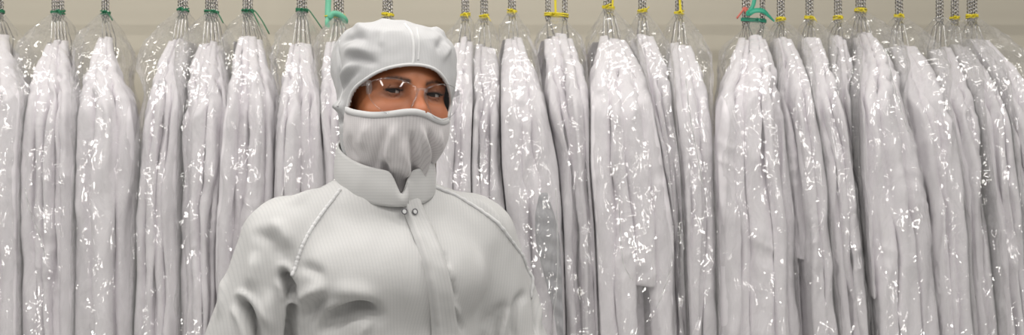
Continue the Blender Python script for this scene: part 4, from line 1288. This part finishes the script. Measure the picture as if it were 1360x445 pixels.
# ---- safety glasses: one wrapped clear shield with two lobes, side arms
glasses = empty('safety_glasses', (0, 0, 0)); glasses.parent = person
GR = 0.129                                  # wrap radius
def gpt(u, z, r=0.0):
    """u: arc length across from the nose, z: height in head space"""
    a = u / GR * 0.97
    return unhead(np.stack([(GR + r) * np.sin(a), -0.121 + GR - (GR + r) * np.cos(a) + (z - 1.572) ** 2 / 0.32, z], -1), FWD)
def lens_outline(s, n=80):
    pts = [(0.006, 1.588), (0.010, 1.594), (0.030, 1.603), (0.055, 1.606), (0.078, 1.603), (0.092, 1.597), (0.096, 1.586), (0.090, 1.568), (0.072, 1.552), (0.048, 1.543), (0.028, 1.547), (0.017, 1.560), (0.010, 1.576)]
    P = np.array(pts + pts[:1]); P = resample(P, n + 1)[:-1]
    P[:, 0] *= s
    return P
for s in (-1, 1):
    P = lens_outline(s); n = len(P); cen = P.mean(0)
    rings = []
    for k in np.linspace(0.02, 1, 14):
        Q = cen + (P - cen) * k
        rings.append(Q)
    R2 = np.array(rings)
    fr = gpt(R2[..., 0], R2[..., 1], 0.0012); bk = gpt(R2[..., 0], R2[..., 1], -0.0004)
    V = np.concatenate([fr, bk[::-1]])
    link_mesh('lens', toreal(V).reshape(-1, 3), grid_quads(28, n), M['lens'], glasses)
    v, q, t3 = tube(toreal(gpt(P[:, 0], P[:, 1], 0.0004)), 0.0007, 6, closed=True)
    link_mesh('lens_rim', v, q, M['lensedge'], glasses)
    # hinge block and side arm running back into the hood
    u0 = 0.096 * s
    hp = [gpt(np.array(u0 * 0.97), np.array(z_), 0.002) for z_ in (1.600, 1.592, 1.584, 1.577)]
    mb = MB().add(*tube(toreal(np.array(hp)), [0.0032, 0.0050, 0.0050, 0.0036], 8))
    e0 = gpt(np.array(u0), np.array(1.596), 0.001)
    hs0 = headspace(e0[None], FWD)[0]
    arm = np.array([hs0, (s * 0.0925, -0.040, 1.595), (s * 0.0910, 0.010, 1.596), (s * 0.088, 0.05, 1.592)])
    A = resample(unhead(arm, FWD), 16)
    V = []
    for p_ in A:
        V.append([p_ + np.array([0.0012, 0, 0.0045]), p_ + np.array([-0.0012, 0, 0.0045]), p_ + np.array([-0.0012, 0, -0.0045]), p_ + np.array([0.0012, 0, -0.0045])])
    mb.add(toreal(np.array(V)).reshape(-1, 3), grid_quads(16, 4))
    mb.build('side_arm', M['lensedge'], glasses)
br = resample(np.array([gpt(np.array(u), np.array(z_), 0.0006) for u, z_ in ((-0.010, 1.588), (-0.004, 1.5915), (0.004, 1.5915), (0.010, 1.588))]), 16)
v, q, t3 = tube(toreal(br), 0.0024, 8)
link_mesh('bridge', v, q, M['lensedge'], glasses, t3)
for s in (-1, 1):
    nb = resample(np.array([gpt(np.array(s * u), np.array(z_), -0.004) for u, z_ in ((0.007, 1.586), (0.011, 1.572), (0.017, 1.560))]), 10)
    v, q, t3 = tube(toreal(nb), 0.0016, 8)
    link_mesh('nose_pad', v, q, M['lensedge'], glasses, t3)

# ---- gloves and boots (below the frame, so the figure stands whole)
def f_glove(p):
    w0 = np.array([0.288, -0.050, 0.835])
    d = sd_caps(p, w0 + (0, 0, 0.03), (0.290, -0.062, 0.790), 0.034, 0.030)
    q = p - np.array([0.290, -0.070, 0.750])
    d = smin(d, sd_ell(p, (0.290, -0.072, 0.752), (0.020, 0.042, 0.050)), 0.02)
    for k, (yy, ln) in enumerate(((-0.104, 0.072), (-0.084, 0.082), (-0.064, 0.078), (-0.046, 0.062))):
        a0 = np.array([0.290, yy, 0.718]); a1 = a0 + (-0.004, -0.006, -ln * 0.5); a2 = a1 + (-0.016, 0.0, -ln * 0.46)
        d = smin(d, np.minimum(sd_caps(p, a0, a1, 0.0098, 0.0088), sd_caps(p, a1, a2, 0.0088, 0.0075)), 0.004)
    d = smin(d, smin(sd_caps(p, (0.286, -0.100, 0.775), (0.272, -0.128, 0.740), 0.013, 0.011), sd_caps(p, (0.272, -0.128, 0.740), (0.262, -0.134, 0.705), 0.011, 0.009), 0.006), 0.008)
    return d
gv, gq = surface_nets(f_glove, (0.22, -0.16, 0.60), (0.34, 0.0, 0.90), 0.004)
for s in (1, -1):
    v = gv.copy(); v[:, 0] *= s
    link_mesh('glove', toreal(v), gq if s == 1 else gq[:, ::-1], M['glove'], person)
Z0 = CAM_Z - CAM_Z / SC
def f_boot(p):
    d = sd_caps(p, (0.10, 0.03, 0.10), (0.10, 0.035, Z0 + 0.07), 0.072, 0.060)
    d = smin(d, sd_ell(p, (0.105, -0.055, Z0 + 0.045), (0.055, 0.135, 0.052)), 0.03)
    d = smin(d, sd_ell(p, (0.10, 0.04, Z0 + 0.045), (0.050, 0.060, 0.050)), 0.03)
    return np.maximum(d, Z0 + 0.012 - p[..., 2])
bv, bq = surface_nets(f_boot, (0.0, -0.22, Z0 - 0.02), (0.2, 0.14, 0.19), 0.006)
for s in (1, -1):
    v = bv.copy(); v[:, 0] *= s
    boot = link_mesh('boot', toreal(v), bq if s == 1 else bq[:, ::-1], M['hood'], person)
    ang = np.linspace(0, 2 * math.pi, 40, endpoint=False)
    sx = s * 0.103 + 0.052 * np.sign(np.sin(ang)) * np.abs(np.sin(ang)) ** 0.8; sy = -0.045 + 0.148 * np.cos(ang)
    V = np.array([np.stack([sx, sy, np.full(40, z_)], -1) for z_ in (Z0, Z0 + 0.016)])
    cap_t = [(80, (i + 1) % 40, i) for i in range(40)] + [(81, 40 + i, 40 + (i + 1) % 40) for i in range(40)]
    VV = np.concatenate([V.reshape(-1, 3), [[s * 0.103, -0.045, Z0], [s * 0.103, -0.045, Z0 + 0.016]]])
    link_mesh('sole', toreal(VV), grid_quads(2, 40), M['sole'], boot, cap_t, smooth=False)
